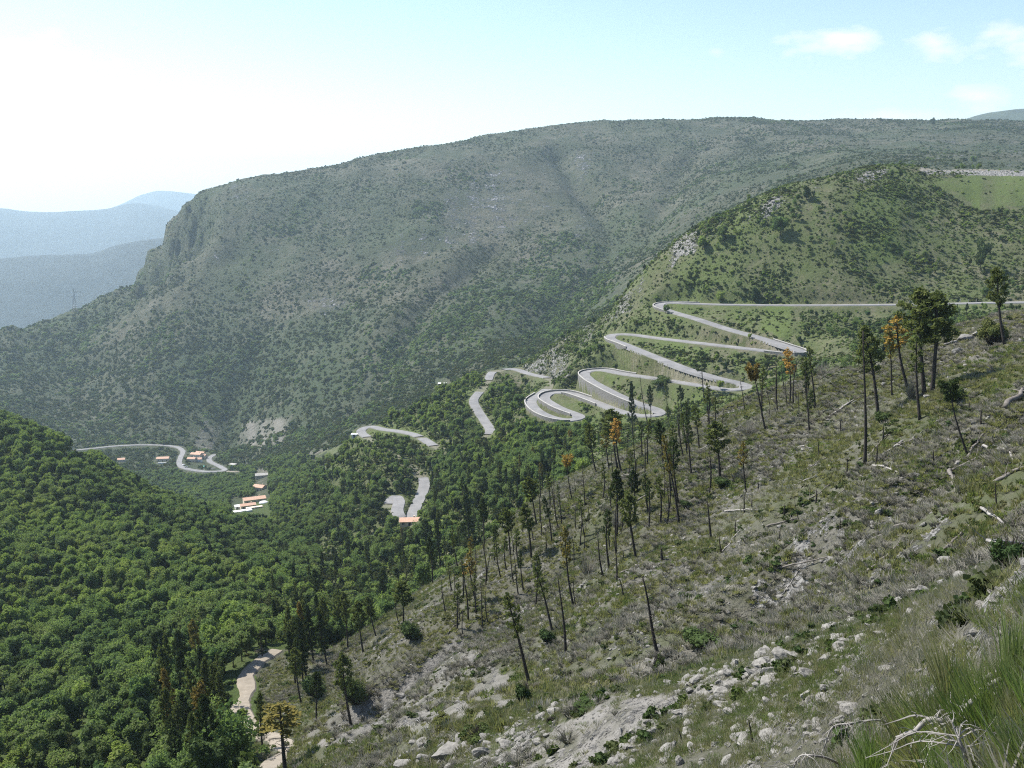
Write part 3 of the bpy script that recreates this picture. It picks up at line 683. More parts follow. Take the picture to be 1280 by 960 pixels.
def tuft_mesh(name, seed, n, h, spread, mt, w=.012, lean=.35):
    r = np.random.default_rng(seed); a = r.uniform(0, 6.283, n); rr_ = spread * np.sqrt(r.uniform(0, 1, n))
    B = np.stack([np.cos(a) * rr_, np.sin(a) * rr_, np.zeros(n)], -1)
    ln = lean * r.uniform(.2, 1.2, n); ad = a + r.normal(0, .6, n)
    D = np.stack([np.cos(ad) * ln, np.sin(ad) * ln, np.ones(n)], -1) * (h * r.uniform(.5, 1.15, n))[:, None]
    s_ = np.stack([-np.sin(ad), np.cos(ad), np.zeros(n)], -1) * w * r.uniform(.6, 1.4, (n, 1))
    V = np.stack([B - s_, B + s_, B + D * .6 + s_ * .8, B + D + np.array([0, 0, -.05]) * h], 1).reshape(-1, 3)
    return mesh(name, V, np.arange(n * 4).reshape(n, 4), [mt])
def proto(name, me): return ob(name, me, link=False)
PR_TREE = [proto('tree', join_me('tree', [c, tr], [c.materials[0], M_BARK], [(0, 0, z), (0, 0, 0)])) for c, tr, z in TREE_P]
PR_SHRUB = [proto('shrub', crown_mesh('shrub', 200 + k, 5, 1.0, 150, .17, mt, .75)) for k, mt in enumerate([M_SHRUB, M_SHRUBG, M_SHRUB, M_LEAFD, M_LEAF, M_LEAFB])]
PR_ROCK = [proto('stone', me) for me in ROCKS]
PR_TUFT = [proto('tuft', tuft_mesh('tuft', 300, 60, .28, .34, M_TUFT, .035, .9)), proto('tuft', tuft_mesh('tuft', 301, 60, .24, .38, M_TUFTG, .035, .9)),
           proto('tuft', tuft_mesh('tuft', 302, 60, .3, .34, M_HEATH, .026, 1.1)), proto('tuft', tuft_mesh('tuft', 303, 50, .38, .28, M_TUFT, .03, .7))]
PR_GRASS = [proto('grass', tuft_mesh('grass', 310, 80, .13, .26, M_TUFT, .008, 1.2)), proto('grass', tuft_mesh('grass', 311, 80, .12, .28, M_TUFTG, .008, 1.2)),
            proto('grass', tuft_mesh('grass', 312, 70, .16, .26, M_HEATH, .006, 1.4))]
def twig_bush(seed, n=70, h=.6):
    r = np.random.default_rng(seed); b = MB()
    for k in range(n):
        a = r.uniform(0, 6.28); l = r.uniform(.5, 1) * h; e = r.uniform(.2, .9)
        p0 = np.array([math.cos(a), math.sin(a), 0]) * .12; p1 = p0 + np.array([math.cos(a) * e, math.sin(a) * e, 1]) * l * .6
        p2 = p1 + np.array([math.cos(a + r.uniform(-1, 1)), math.sin(a + r.uniform(-1, 1)), .5]) * l * .5
        b.tube([p0, p1, p2], [.016, .010, .005], 3, False)
    return b.me('dead_heath', [M_HEATH])
PR_HEATH = [proto('heath', twig_bush(k)) for k in range(3)]

def scatter(name, lb, X, Y, Z, scl, pid, protos, tilt=.12, flat=None):
    """one 'stuff' object: geometry nodes put a prototype on every point"""
    n = len(X)
    me = bpy.data.meshes.new(name); me.vertices.add(n)
    me.vertices.foreach_set('co', np.stack([X, Y, Z], -1).astype(np.float32).ravel())
    sc_ = np.repeat(np.asarray(scl)[:, None], 3, 1) if np.ndim(scl) == 1 else np.asarray(scl)
    ro = np.stack([rng.normal(0, tilt, n), rng.normal(0, tilt, n), rng.uniform(0, 6.283, n)], -1)
    for nm, v in (('scl', sc_), ('rot', ro)):
        a = me.attributes.new(nm, 'FLOAT_VECTOR', 'POINT'); a.data.foreach_set('vector', v.astype(np.float32).ravel())
    a = me.attributes.new('pid', 'INT', 'POINT'); a.data.foreach_set('value', np.asarray(pid, np.int32))
    o = ob(name, me); tag(o, lb, kind='stuff')
    ng = bpy.data.node_groups.new(name + '_scatter', 'GeometryNodeTree')
    ng.interface.new_socket('Geometry', in_out='INPUT', socket_type='NodeSocketGeometry'); ng.interface.new_socket('Geometry', in_out='OUTPUT', socket_type='NodeSocketGeometry')
    gi = ng.nodes.new('NodeGroupInput'); go = ng.nodes.new('NodeGroupOutput'); jn = ng.nodes.new('GeometryNodeJoinGeometry')
    def att(nm, ty):
        q = ng.nodes.new('GeometryNodeInputNamedAttribute'); q.data_type = ty; q.inputs[0].default_value = nm; return q.outputs[0]
    sv = att('scl', 'FLOAT_VECTOR'); rv = att('rot', 'FLOAT_VECTOR'); iv = att('pid', 'INT')
    e2r = ng.nodes.new('FunctionNodeEulerToRotation'); ng.links.new(rv, e2r.inputs[0])
    for k, pr in enumerate(protos):
        oi = ng.nodes.new('GeometryNodeObjectInfo'); oi.inputs['Object'].default_value = pr; oi.inputs['As Instance'].default_value = True
        cp = ng.nodes.new('FunctionNodeCompare'); cp.data_type = 'INT'; cp.operation = 'EQUAL'; ng.links.new(iv, cp.inputs[2]); cp.inputs[3].default_value = k
        ip = ng.nodes.new('GeometryNodeInstanceOnPoints')
        ng.links.new(gi.outputs[0], ip.inputs['Points']); ng.links.new(cp.outputs[0], ip.inputs['Selection']); ng.links.new(oi.outputs['Geometry'], ip.inputs['Instance'])
        ng.links.new(e2r.outputs[0], ip.inputs['Rotation']); ng.links.new(sv, ip.inputs['Scale']); ng.links.new(ip.outputs[0], jn.inputs[0])
    ng.links.new(jn.outputs[0], go.inputs[0])
    md = o.modifiers.new('scatter', 'NODES'); md.node_group = ng
    return o
def cand(n, r0, r1, a0, a1):
    r = np.sqrt(rng.uniform(r0 * r0, r1 * r1, n)); a = rng.uniform(R(a0), R(a1), n)
    x = np.sin(a) * r; y = np.cos(a) * r; z = hgt(x, y); px, py = proj(np.stack([x, y, z], -1))
    return dict(x=x, y=y, z=z, r=r, px=px, py=py, k=samp(KNOT, x, y), rd=samp(ROADD, x, y), mr=samp(MR, x, y), mg=samp(MG, x, y), mb=samp(MBr, x, y), pc=samp(PIECE, x, y))
def sub(c, m): return {k: v[m] for k, v in c.items()}

# pixels that the photo leaves open (road surface, houses): no tree may stand in front of them
KEEP = np.zeros((1000, 1400), bool)
def keep_line(Q, wpx=3, hpx=3, hide=()):
    a, b = proj(Q); vis = visible(Q[:, 0], Q[:, 1], Q[:, 2], 1.0)
    for x, y, v in zip(a, b, vis):
        if v and 0 < x < 1290 and 0 < y < 960 and not any(h[0] < x < h[1] and h[2] < y < h[3] for h in hide):
            KEEP[int(y) - hpx:int(y) + hpx + 1, int(x) - wpx:int(x) + wpx + 1] = True
keep_line(Q1, 4, 3, HIDE + [(862, 905, 462, 492), (735, 800, 500, 526), (650, 664, 455, 470)])
keep_line(Q2, 3, 2); keep_line(Q3, 2, 1, [(300, 400, 590, 700)]); keep_line(QT, 3, 3, [(300, 370, 900, 1000)])
for (x0, x1, y0, y1) in [(236, 262, 564, 582), (192, 212, 569, 578), (290, 336, 622, 642), (320,334,590,618), (507, 524, 645, 656), (546, 562, 471, 482), (437, 449, 536, 544), (494, 508, 622, 640), (725, 765, 466, 500), (664, 722, 488, 520), (148, 156, 570, 578)]:
    KEEP[y0:y1, x0:x1] = True
KI = np.pad(np.cumsum(np.cumsum(KEEP, 0), 1), ((1, 0), (1, 0)))
def blocks(px, py, wpx, hpx):
    x0 = np.clip(px - wpx, 0, 1399).astype(int); x1 = np.clip(px + wpx, 0, 1399).astype(int) + 1
    y0 = np.clip(py - hpx, 0, 999).astype(int); y1 = np.clip(py - 1, 0, 999).astype(int) + 1; y1 = np.maximum(y1, y0)
    return (KI[y1, x1] - KI[y0, x1] - KI[y1, x0] + KI[y0, x0]) > 0
def pick(c, wid, hgtm, extra=None, rd=6.0):
    """visible, in or near the frame, off the roads, not in front of what the photo shows open"""
    s_ = F / c['r']
    m = visible(c['x'], c['y'], c['z'], hgtm) & (c['px'] > -90) & (c['px'] < 1370) & (c['rd'] > rd)
    m &= ~blocks(c['px'], c['py'], wid * s_ * .8, hgtm * s_)
    if extra is not None: m &= extra
    return m
def thin(c, d0):
    """drop candidates that crowd each other, on a grid"""
    key = (np.floor(c['x'] / d0).astype(int) * 100003 + np.floor(c['y'] / d0).astype(int)); _, i = np.unique(key, return_index=True)
    m = np.zeros(len(c['x']), bool); m[i] = True; return sub(c, m)

# --- trees of the wooded spur, the gully and the road hill
HOLES = [(236, 265, 562, 592)]
c = thin(cand(80000, 115, 1250, -33, 6), 2.75)
spur = (c['pc'] == 1) | ((c['pc'] == 3) & (c['r'] < 1250) & (c['py'] > 575) & (c['px'] < 420))
gully = (c['pc'] != 1) & (c['px'] < 735) & (c['k'] > 5.0) & (c['k'] < 8.9) & ((c['py'] > 505) | ((c['px'] < 640) & (c['py'] > 470) & (rng.random(len(c['px'])) < .6)))
lowl = (c['px'] < 318) & (c['py'] > 800) & (c['rd'] > 2.8) & (c['r'] > 105)
okp = (spur | gully | lowl) & ~((c['k'] < 5.3) & (c['px'] > 318))
den = np.where(spur, .93, .62) * np.where((c['mg'] < .2), .6, 1)
c = sub(c, pick(c, 2.6, 5.5, okp & (rng.random(len(c['x'])) < den), np.where(c['r'] < 250, 3.0, 6.5)))
# road hill: trees in clumps
d = thin(cand(26000, 380, 900, -8, 33), 5.)
cl = fbm(d['x'] / 26, d['y'] / 26, 131)
hot = np.zeros(len(d['x']), bool)
for poly in [[(860,290),(905,270),(920,300),(870,325)], [(955,262),(1030,235),(1020,290),(960,298)], [(860,355),(960,350),(960,378),(880,378)], [(750,420),(772,440),(775,462),(735,460),(715,445)], [(1200,300),(1240,300),(1245,345),(1210,345)],
             [(800,385),(850,400),(900,425),(800,410)], [(840,440),(960,450),(990,445),(980,480),(930,470)], [(1000,390),(1280,385),(1280,420),(1130,425),(1000,425)], [(680,468),(720,478),(715,490),(690,486)], [(640,520),(735,525),(735,575),(640,560)]]:
    hot |= inpoly(d['px'], d['py'], poly)
green_field = inpoly(d['px'], d['py'], [(1165,228),(1280,205),(1300,262),(1215,262)])
d = sub(d, pick(d, 2.0, 4.0, (d['pc'] == 2) & (d['k'] > 6.2) & ~green_field & (d['py'] < 560) & (d['mr'] < .5) & ((hot & (rng.random(len(cl)) < .5)) | ((cl > .22) & (rng.random(len(cl)) < .30)) | (rng.random(len(cl)) < .02)), 5.5))
def cat2(a, b): return {k: np.concatenate([a[k], b[k]]) for k in a}
nspur = len(c['x'])
T_ = cat2(c, d)
isd = np.arange(len(T_['x'])) >= nspur
nT = len(T_['x'])
sc = rng.uniform(.38, 1.05, nT) * (1 + .18 * fbm(T_['x'] / 40, T_['y'] / 40, 133)); sc[isd] *= .72; sc[T_['mr'] > 5] = .72
u = rng.random(nT) + fbm(T_['x'] / 50, T_['y'] / 50, 137) * .3
pidT = np.select([u < .24, u < .44, u < .58, u < .70, u < .82, u < .90, u < .95], [0, 1, 4, 2, 5, 3, 7], 6)
far_val = (T_['r'] > 650) & ~isd
sc[far_val] *= 1.1
_g = fbm(T_['x'] / 55 + 9, T_['y'] / 55, 139); pidT[(_g > .12) & (rng.random(nT) < .55) & ~isd] = 2; pidT[(_g < -.28) & (rng.random(nT) < .3)] = 3
_q = (T_['px'] > 330) & (T_['px'] < 640) & (T_['py'] > 540) & (rng.random(nT) < .3); pidT[_q] = rng.choice([7, 5, 7, 3, 6], int(_q.sum()))
infr = (T_['px'] > 0) & (T_['px'] < 1280) & (T_['py'] - 6 * F / T_['r'] < 960)
order = np.argsort(-np.where(infr, sc / T_['r'], 0))
big = order[:300]; rest = order[300:]
scatter('woodland', 'dense wood of broadleaf trees covering the left spur, the gully and the lower road hill', T_['x'][rest], T_['y'][rest], T_['z'][rest] - .1, np.stack([sc[rest], sc[rest], sc[rest] * rng.uniform(.85, 1.15, len(rest))], -1), pidT[rest], PR_TREE, .06)
TLAB = ['rounded mid green broadleaf tree in the dense wood on the lower left', 'tall mid green broadleaf tree in the dense wood on the lower left', 'bright yellowish green broadleaf tree in the dense wood on the lower left',
        'dark evergreen tree among the lighter crowns of the lower left wood', 'broad flat topped green tree in the dense wood on the lower left']
TGRP = ['rounded green trees of the wood', 'tall green trees of the wood', 'bright green trees of the wood', 'dark evergreens of the wood', 'broad green trees of the wood', 'ragged trees of the wood', 'conifers of the wood', 'olive trees of the wood']
TN = ['broadleaf_tree', 'broadleaf_tree', 'broadleaf_tree', 'evergreen_tree', 'broadleaf_tree', 'broadleaf_tree', 'conifer_tree', 'broadleaf_tree']
def put_tree(x, y, z, s3, k, lb, grp, rz=None, nm=None):
    cr, tr, zc = TREE_P[k]
    e = bpy.data.objects.new(nm or TN[k], None); COL.objects.link(e); e.empty_display_size = .5
    e.location = (x, y, z - .1); e.scale = s3; e.rotation_euler = (0, 0, random.uniform(0, 6.28) if rz is None else rz)
    tag(e, lb, 'tree', grp)
    a = ob('crown', cr, e); a.location = (0, 0, zc); ob('trunk', tr, e); return e
ZT = [(40, 930, 'in the bottom left corner'), (130, 930, 'at the bottom edge left of the pines'), (215, 960, 'at the bottom edge beside the pines'), (30, 830, 'on the left edge low down'), (120, 830, 'low on the left spur'),
      (200, 830, 'on the fold left of the track'), (280, 800, 'just above the pale track'), (30, 730, 'on the left edge halfway down the spur'), (120, 730, 'halfway down the left spur'), (220, 740, 'in the middle of the wooded hollow'),
      (320, 740, 'in the hollow near the lower pines'), (350, 900, 'beside the pale track'), (60, 640, 'high on the left spur'), (200, 660, 'high on the right flank of the left spur')]
def name_all(idx, X, Y, look, zones):
    """label per item: its look, the landmark it stands by, and its place among the alike there"""
    sets = {}
    for i in idx:
        z = min(zones, key=lambda q: (q[0] - X[i]) ** 2 + (q[1] - Y[i]) ** 2)[2]; sets.setdefault((look(i), z), []).append(i)
    res = {}
    for (lk, z), m in sets.items():
        base_ = lk + ' ' + z
        if len(m) == 1: res[m[0]] = (base_, None); continue
        m = sorted(m, key=lambda i: X[i])
        if len(m) <= 3:
            for w, i in zip(['left', 'right'] if len(m) == 2 else ['left', 'middle', 'right'], m): res[i] = (w + ' ' + base_, None)
            continue
        W_ = ['', 'second', 'third', 'fourth', 'fifth', 'sixth', 'seventh', 'eighth']; n_ = len(m)
        for j, i in enumerate(m):
            k_ = n_ - 1 - j
            w = 'leftmost' if j == 0 else 'rightmost' if k_ == 0 else (W_[j] + ' from left' if j <= k_ and j < 8 else W_[k_] + ' from right' if k_ < 8 else 'inner')
            res[i] = (w + ' ' + base_, None)
    return res
TLK = ['rounded mid green tree', 'tall mid green tree', 'bright yellowish green tree', 'dark evergreen tree', 'broad green tree', 'ragged open green tree', 'narrow dark conifer', 'greyish olive tree']
nm_ = name_all(big, T_['px'], T_['py'], lambda i: TLK[int(pidT[i])], ZT)
for i in big:
    s_ = sc[i]; k = int(pidT[i]); put_tree(T_['x'][i], T_['y'][i], T_['z'][i], (s_, s_, s_ * random.uniform(.85, 1.15)), k, nm_[i][0], TGRP[k])

# single trees the photo picks out on the road hill and the skyline
for (bx, by, wpx, k, lb) in [(900,379,16,2,'bright green round tree just above the upper road near the first left hairpin'), (975,295,26,4,'large olive green tree high on the road hill, left of the meadow'),
    (1008,250,16,3,'dark tree on the rocky shoulder at the upper left of the road hill'), (903,300,18,0,'dark green tree on the stony skyline of the road hill'), (878,312,18,2,'light green tree just left of the dark one on the stony skyline'),
    (944,378,18,3,'dark tree clump standing on the upper road bank'), (1225,338,22,3,'dark conical evergreen alone on the right hillside'), (1232,372,14,4,'brownish broad tree beside the upper road at the right'),
    (1216,206,10,0,'small lone tree on the pale path at the top right'), (937,424,8,2,'small light green tree on the bank between the two upper road legs'), (832,392,11,0,'green bush tree inside the first left hairpin'),
    (900,488,14,2,'bright green tree in front of the second right hairpin'), (1166,157,8,3,'lone round tree breaking the mountain skyline at the right'), (655,480,9,0,'dark tree beside the road below the rock cutting'),
    (460,690,22,0,'rounded tree at the edge of the gully wood'), (700,545,20,0,'rounded green tree below the tight loop of the road'), (665,560,20,1,'green tree left below the tight loop of the road'), (490,668,26,0,'big dark green tree in front of the lowest hairpin')]:
    p = hit(bx, by); r_ = math.hypot(p[0], p[1]); s_ = wpx / F * r_ / (6.2 if k != 4 else 7.2)
    put_tree(p[0], p[1], p[2] - .6 * s_, (s_, s_, s_ * (1.5 if 'conical' in lb else 1)), k, lb, None)

# --- scrub of the mountain and the road hill
c = cand(330000, 1000, 2950, -31, 31)
cl = fbm(c['x'] / 90, c['y'] / 90, 141); cl2 = fbm(c['x'] / 300, c['y'] / 300, 143)
lo = sstep(300, 480, c['py'])
pr = np.clip(.45 + cl * .9 + cl2 * .3 + lo * .45 - c['mr'] * 1.1 - c['mb'] * .9, .04, 1)
c = sub(c, pick(c, 2, 3, (c['k'] > 10) & (rng.random(len(cl)) < pr * .75), 7))
n = len(c['x']); lo = sstep(280, 500, c['py']); cl = fbm(c['x'] / 60, c['y'] / 60, 145)
s_ = rng.gamma(4, .5, n) * (.75 + .55 * lo) * (1 + np.clip(cl, 0, 1) * 1.1); s_ = np.clip(s_ * .96, .7, 6)
u = rng.random(n); pid = np.select([u < .35 + .25 * lo * 0, u < .62, u < .84, u < .95], [0, 1, 2, 3], 4)
pid[(cl > .25) & (rng.random(n) < .5)] = 4
for poly in [[(440,455),(520,398),(600,345),(645,365),(570,425),(480,490)], [(670,295),(700,290),(755,310),(772,350),(740,385),(690,370),(660,330)], [(340,278),(385,282),(385,300),(345,300)], [(450,325),(510,335),(520,352),(455,350)], [(620,380),(690,345),(735,395),(690,425),(610,420)], [(520,250),(560,255),(550,280),(515,275)]]:
    q = inpoly(c['px'] + cl * 30, c['py'], poly) & (rng.random(n) < .6); s_[q] = np.maximum(s_[q], rng.uniform(3, 5.2, int(q.sum()))); pid[q] = np.where(rng.random(int(q.sum())) < .7, 4, 3)
scatter('mountain_scrub', 'countless grey green bushes and small oaks dotting the mountain', c['x'], c['y'], c['z'], np.stack([s_, s_, s_ * rng.uniform(.8, 1.25, n)], -1), pid, PR_SHRUB, .05)
c = cand(230000, 250, 1000, -10, 33)
cl = fbm(c['x'] / 22, c['y'] / 22, 151); fld = inpoly(c['px'], c['py'], [(1165,228),(1280,205),(1300,262),(1215,262)])
pr = np.clip(.65 + cl * .8 - fld * 1.2 - c['mb'], .02, 1) * np.where(inpoly(c['px'], c['py'], [(750,466),(800,475),(880,492),(870,505),(800,488)]) | inpoly(c['px'], c['py'], [(845,380),(1000,384),(1000,432),(930,408)]), .25, 1)
c = sub(c, pick(c, .9, 1.2, (c['k'] > 5.6) & (c['k'] < 10.2) & (c['pc'] == 2) & (rng.random(len(cl)) < pr), 4.6))
n = len(c['x']); s_ = rng.gamma(4, .17, n) * (1 + np.clip(fbm(c['x'] / 22, c['y'] / 22, 151), 0, 1) * .9)
pid = rng.choice([0, 1, 1, 0, 2, 4, 5, 5, 3], n)
scatter('hillside_scrub', 'countless green bushes spread over the road hill', c['x'], c['y'], c['z'], np.stack([s_, s_, s_ * rng.uniform(.7, 1.1, n)], -1), pid, PR_SHRUB, .05)
# undergrowth between the trees of the spur, the hollow and along the track
c = cand(60000, 55, 620, -33, 4)
c = sub(c, pick(c, .9, 1.0, ((c['pc'] == 1) | ((c['px'] < 330) & (c['py'] > 780) & (c['r'] > 100)) | ((c['k'] > 5.2) & (c['px'] < 735))) & (c['py'] > 505) & (rng.random(60000) < .5), 2.2))
n = len(c['x']); s_ = rng.gamma(4, .24, n)
scatter('undergrowth', 'mixed bushes filling the gaps between the trees of the wood', c['x'], c['y'], c['z'], np.stack([s_, s_, s_ * rng.uniform(.7, 1.2, n)], -1), rng.choice([0, 1, 1, 3, 4, 4, 5], n), PR_SHRUB, .05)
# stones on the road hill
c = cand(30000, 480, 900, -6, 33)
c = sub(c, pick(c, .5, .5, (c['mr'] > .3) & (c['pc'] == 2) & (rng.random(len(c['x'])) < c['mr'] * .9), 4.5))
n = len(c['x']); scatter('hillside_stones', 'pale limestone blocks on the rocky shoulders of the road hill', c['x'], c['y'], c['z'], rng.gamma(2.2, .24, n), rng.integers(0, 7, n), PR_ROCK, .5)

# --- burnt slope: tufts, dead heath, stones
def burnt(c): return (c['k'] < 6.2) & (c['pc'] == 0)
c = cand(170000, 50, 330, -16, 33); c = sub(c, burnt(c) & visible(c['x'], c['y'], c['z'], .6) & (c['px'] < 1330) & (c['rd'] > 2.4))
q = fbm(c['x'] / 7, c['y'] / 7, 161); c = sub(c, rng.random(len(q)) < np.clip(.6 + q * .7 - c['mb'] * .9 - c['mr'] * .5, .03, 1)); n = len(c['x'])
q = fbm(c['x'] / 9, c['y'] / 9, 163) + rng.normal(0, .25, n); pid = np.select([q < -.25, q < .15, q < .42], [2, 0, 3], 1)
scatter('grass_tufts', 'dry olive grass tufts covering the burnt slope', c['x'], c['y'], c['z'], rng.uniform(.6, 1.5, n), pid, PR_TUFT, .15)
c = cand(110000, 40, 300, -16, 33); q = fbm(c['x'] / 10, c['y'] / 10, 165)
c = sub(c, burnt(c) & visible(c['x'], c['y'], c['z'], .6) & (rng.random(len(q)) < np.clip(.12 + q * .9 + c['mr'] * .4, 0, 1)) & (c['mb'] < .8)); n = len(c['x'])
scatter('dead_heath', 'grey dead heath bushes on the burnt slope', c['x'], c['y'], c['z'], rng.uniform(.35, 1.25, n), rng.integers(0, 3, n), PR_HEATH, .2)
c = cand(200000, 45, 300, -16, 33); c = sub(c, burnt(c) & visible(c['x'], c['y'], c['z'], .5) & (rng.random(200000) < np.clip(c['mr'] * .8 - .06 + c['mb'] * .3, .04, 1))); n = len(c['x'])
s_ = np.minimum(rng.gamma(1.2, .085, n) + .05, .42) * np.where(c['mb'] > .5, .4, 1)
e = cand(44000, 5, 52, -22, 36); e = sub(e, burnt(e) & visible(e['x'], e['y'], e['z'], .5) & (rng.random(44000) < np.clip(e['mr'] * .7 + .03 + e['mb'] * .3, .03, .6))); n2 = len(e['x'])
s2 = np.minimum(rng.gamma(1.5, .06, n2) + .03, .36) * np.clip(e['r'] / 30, .5, 1.2) * np.where(e['mb'] > .4, .33, 1)
c = cat2(c, e); s_ = np.concatenate([s_, s2]); n = len(s_)
vis_ = (c['px'] > 5) & (c['px'] < 1275) & (c['py'] < 950) & (c['py'] > 0)
order = np.argsort(-np.where(vis_, s_ / c['r'], 0)); big = order[:240]; rest = order[240:]
scatter('stones', 'loose pale limestone stones strewn over the slope', c['x'][rest], c['y'][rest], c['z'][rest] + s_[rest] * .12, s_[rest], rng.integers(0, 7, len(rest)), PR_ROCK, .35)
ZR = [(560, 940, 'beside the big rough boulder'), (700, 920, 'on the pale gravel'), (790, 880, 'at the top of the pale gravel'), (850, 920, 'right of the pale gravel'), (940, 900, 'by the right charred stick'), (1040, 900, 'by the long pale block'),
      (1010, 850, 'by the lower stone row'), (1130, 800, 'by the upper stone row'), (1220, 760, 'at the end of the upper stone row'), (1100, 870, 'left of the broom'), (930, 950, 'at the bottom edge centre right'), (1050, 950, 'by the arched dead branch'),
      (450, 900, 'by the black leaning stem'), (660, 860, 'by the bowed pine foot'), (820, 830, 'at the foot of the long slender pole'), (1100, 650, 'in the rock patch of the right slope'), (1000, 740, 'low on the right slope'), (900, 650, 'by the broken black pole'),
      (760, 700, 'in the middle of the burnt slope'), (560, 800, 'on the knoll above the gully'), (1200, 680, 'near the right edge of the slope'), (1000, 600, 'left of the tallest pole'), (1180, 540, 'by the bowed pine')]
nm_ = name_all(big, c['px'], c['py'], lambda i: 'flat grey limestone rock' if i % 3 == 0 else ('pale angular rock' if i % 3 == 1 else 'pale rounded rock'), ZR)
for i in big:
    o = ob('limestone_rock', ROCKS[[1, 3, 5][random.randrange(3)] if i % 3 == 1 else [0, 2, 4, 6][random.randrange(4)]]); s = s_[i]; o.location = (c['x'][i], c['y'][i], c['z'][i] + s * .15); o.scale = (s * random.uniform(.9, 1.5), s, s * random.uniform(.8, 1.2)); o.rotation_euler = (random.gauss(0, .3), random.gauss(0, .3), random.uniform(0, 6.28))
    if i % 3 == 0: o.scale[2] = s * .55
    near_ = c['r'][i] < 52
    tag(o, nm_[i][0], 'rock', 'limestone rocks of the slope')
c = cand(80000, 50, 300, -16, 33); q = fbm(c['x'] / 8, c['y'] / 8, 181); c = sub(c, burnt(c) & visible(c['x'], c['y'], c['z'], .6) & (rng.random(80000) < np.clip(.18 + q * .8, .03, 1)) & (c['mb'] < .7)); n = len(c['x'])
scatter('low_shrubs', 'small dark and olive shrubs dotting the burnt slope', c['x'], c['y'], c['z'], np.stack([rng.gamma(3, .11, n)] * 3, -1) * np.array([1, 1, .7]), rng.choice([0, 0, 2, 3, 1], n), PR_SHRUB, .1)
# near grass
c = cand(60000, 3.5, 62, -24, 38); q = fbm(c['x'] / 3, c['y'] / 3, 171); c = sub(c, (c['k'] < 3.2) & (c['pc'] == 0) & visible(c['x'], c['y'], c['z'], .5) & (c['px'] < 1400) & (rng.random(60000) < np.clip(.7 + q - c['mb'] * 1.1 - c['mr'] * .4, .02, 1))); n = len(c['x'])
q = fbm(c['x'] / 4, c['y'] / 4, 173) + rng.normal(0, .3, n); pid = np.select([q < -.3, q < .15], [2, 0], 1)
scatter('grass', 'short dry and green grass on the foreground slope', c['x'], c['y'], c['z'], rng.uniform(.5, 1.25, n), pid, PR_GRASS, .15)
c = cand(2600, 18, 60, -20, 36); q = fbm(c['x'] / 5, c['y'] / 5, 175); c = sub(c, (c['k'] < 3.2) & (c['pc'] == 0) & (q > .12) & (c['mb'] < .6)); n = len(c['x'])
scatter('dwarf_scrub', 'low green and grey cushions of scrub among the foreground stones', c['x'], c['y'], c['z'], rng.uniform(.15, .5, n), rng.choice([0, 1, 2, 3], n), PR_SHRUB, .1)
# ------------------------------------------------------------------ pines and burnt trunks
def pine_parts(seed, H=10., cs=.6, spread=1.5, nb=22, clump=34, dead=10, taper='round', ns=.16, lean=.25):
    r = np.random.default_rng(seed); tb = MB(); zz = np.linspace(-.05, 1, 9)
    bx = lean * np.sin(zz * 2.6 + r.uniform(0, 2)) * r.uniform(.3, 1); by = lean * np.sin(zz * 3.1 + r.uniform(0, 3)) * r.uniform(.3, 1)
    bx -= np.interp(0, zz, bx); by -= np.interp(0, zz, by); bx -= zz * bx[-1]; by -= zz * by[-1]
    tp = np.stack([bx, by, zz * H], -1); tr = .17 * (1 - zz * .72) * (1 + .25 * (zz < .02))
    tb.tube(tp, tr, 7); tm = tb.me('trunk', [M_CHAR], True)
    at = lambda f: np.array([np.interp(f, zz, tp[:, i]) for i in range(3)])
    bb = MB(); C = []
    for k in range(nb):
        f = cs + (1 - cs) * (k + r.random()) / nb; f = min(f, .985); u = (f - cs) / (1 - cs)
        prof = {'round': math.sin(math.pi * min(1, .18 + u * .85)) ** .7, 'cone': 1.05 - u * .9, 'top': .35 + .65 * u if u < .8 else .8}[taper]
        ln = spread * prof * r.uniform(.6, 1.15); a = k * 2.4 + r.uniform(-.5, .5); el = r.uniform(.05, .55) if taper != 'cone' else r.uniform(-.15, .2)
        p0 = at(f); p1 = p0 + np.array([math.cos(a), math.sin(a), el]) * ln * .55; p2 = p1 + np.array([math.cos(a + .2), math.sin(a + .2), el + .35]) * ln * .5
        bb.tube([p0, p1, p2], [.045, .03, .012], 3, False)
        for q in ([p2, (p1 + p2) / 2] if ln > .5 else [p2]): C.append(q)
        if r.random() < .5: C.append(p1 + r.normal(0, .12, 3))
    if nb: C.append(at(1.) + np.array([0, 0, .1]))
    for k in range(dead):
        f = r.uniform(.25, cs if cs < 1 else .97); a = r.uniform(0, 6.28); ln = r.uniform(.25, .9); p0 = at(f)
        bb.tube([p0, p0 + np.array([math.cos(a), math.sin(a), r.uniform(-.2, .5)]) * ln * .6, p0 + np.array([math.cos(a + .3), math.sin(a + .3), r.uniform(-.1, .7)]) * ln], [.03, .02, .008], 3, False)
    bm_ = bb.me('branch', [M_CHAR]) if bb.V else None
    cm = None
    if C:
        C = np.array(C); per = np.repeat(np.arange(len(C)), clump); d = r.normal(size=(len(per), 3)); d /= np.linalg.norm(d, axis=1)[:, None]
        P = C[per] + d * r.uniform(.08, .42, (len(per), 1)) * np.array([1, 1, .75])
        V, Q = rot_quads(P, .05 + .06 * r.random(len(P)), ns * r.uniform(.6, 1.2, len(P)), .1, r); cm = mesh('crown', V, Q, [M_NOLIVE])
    return tm, bm_, cm
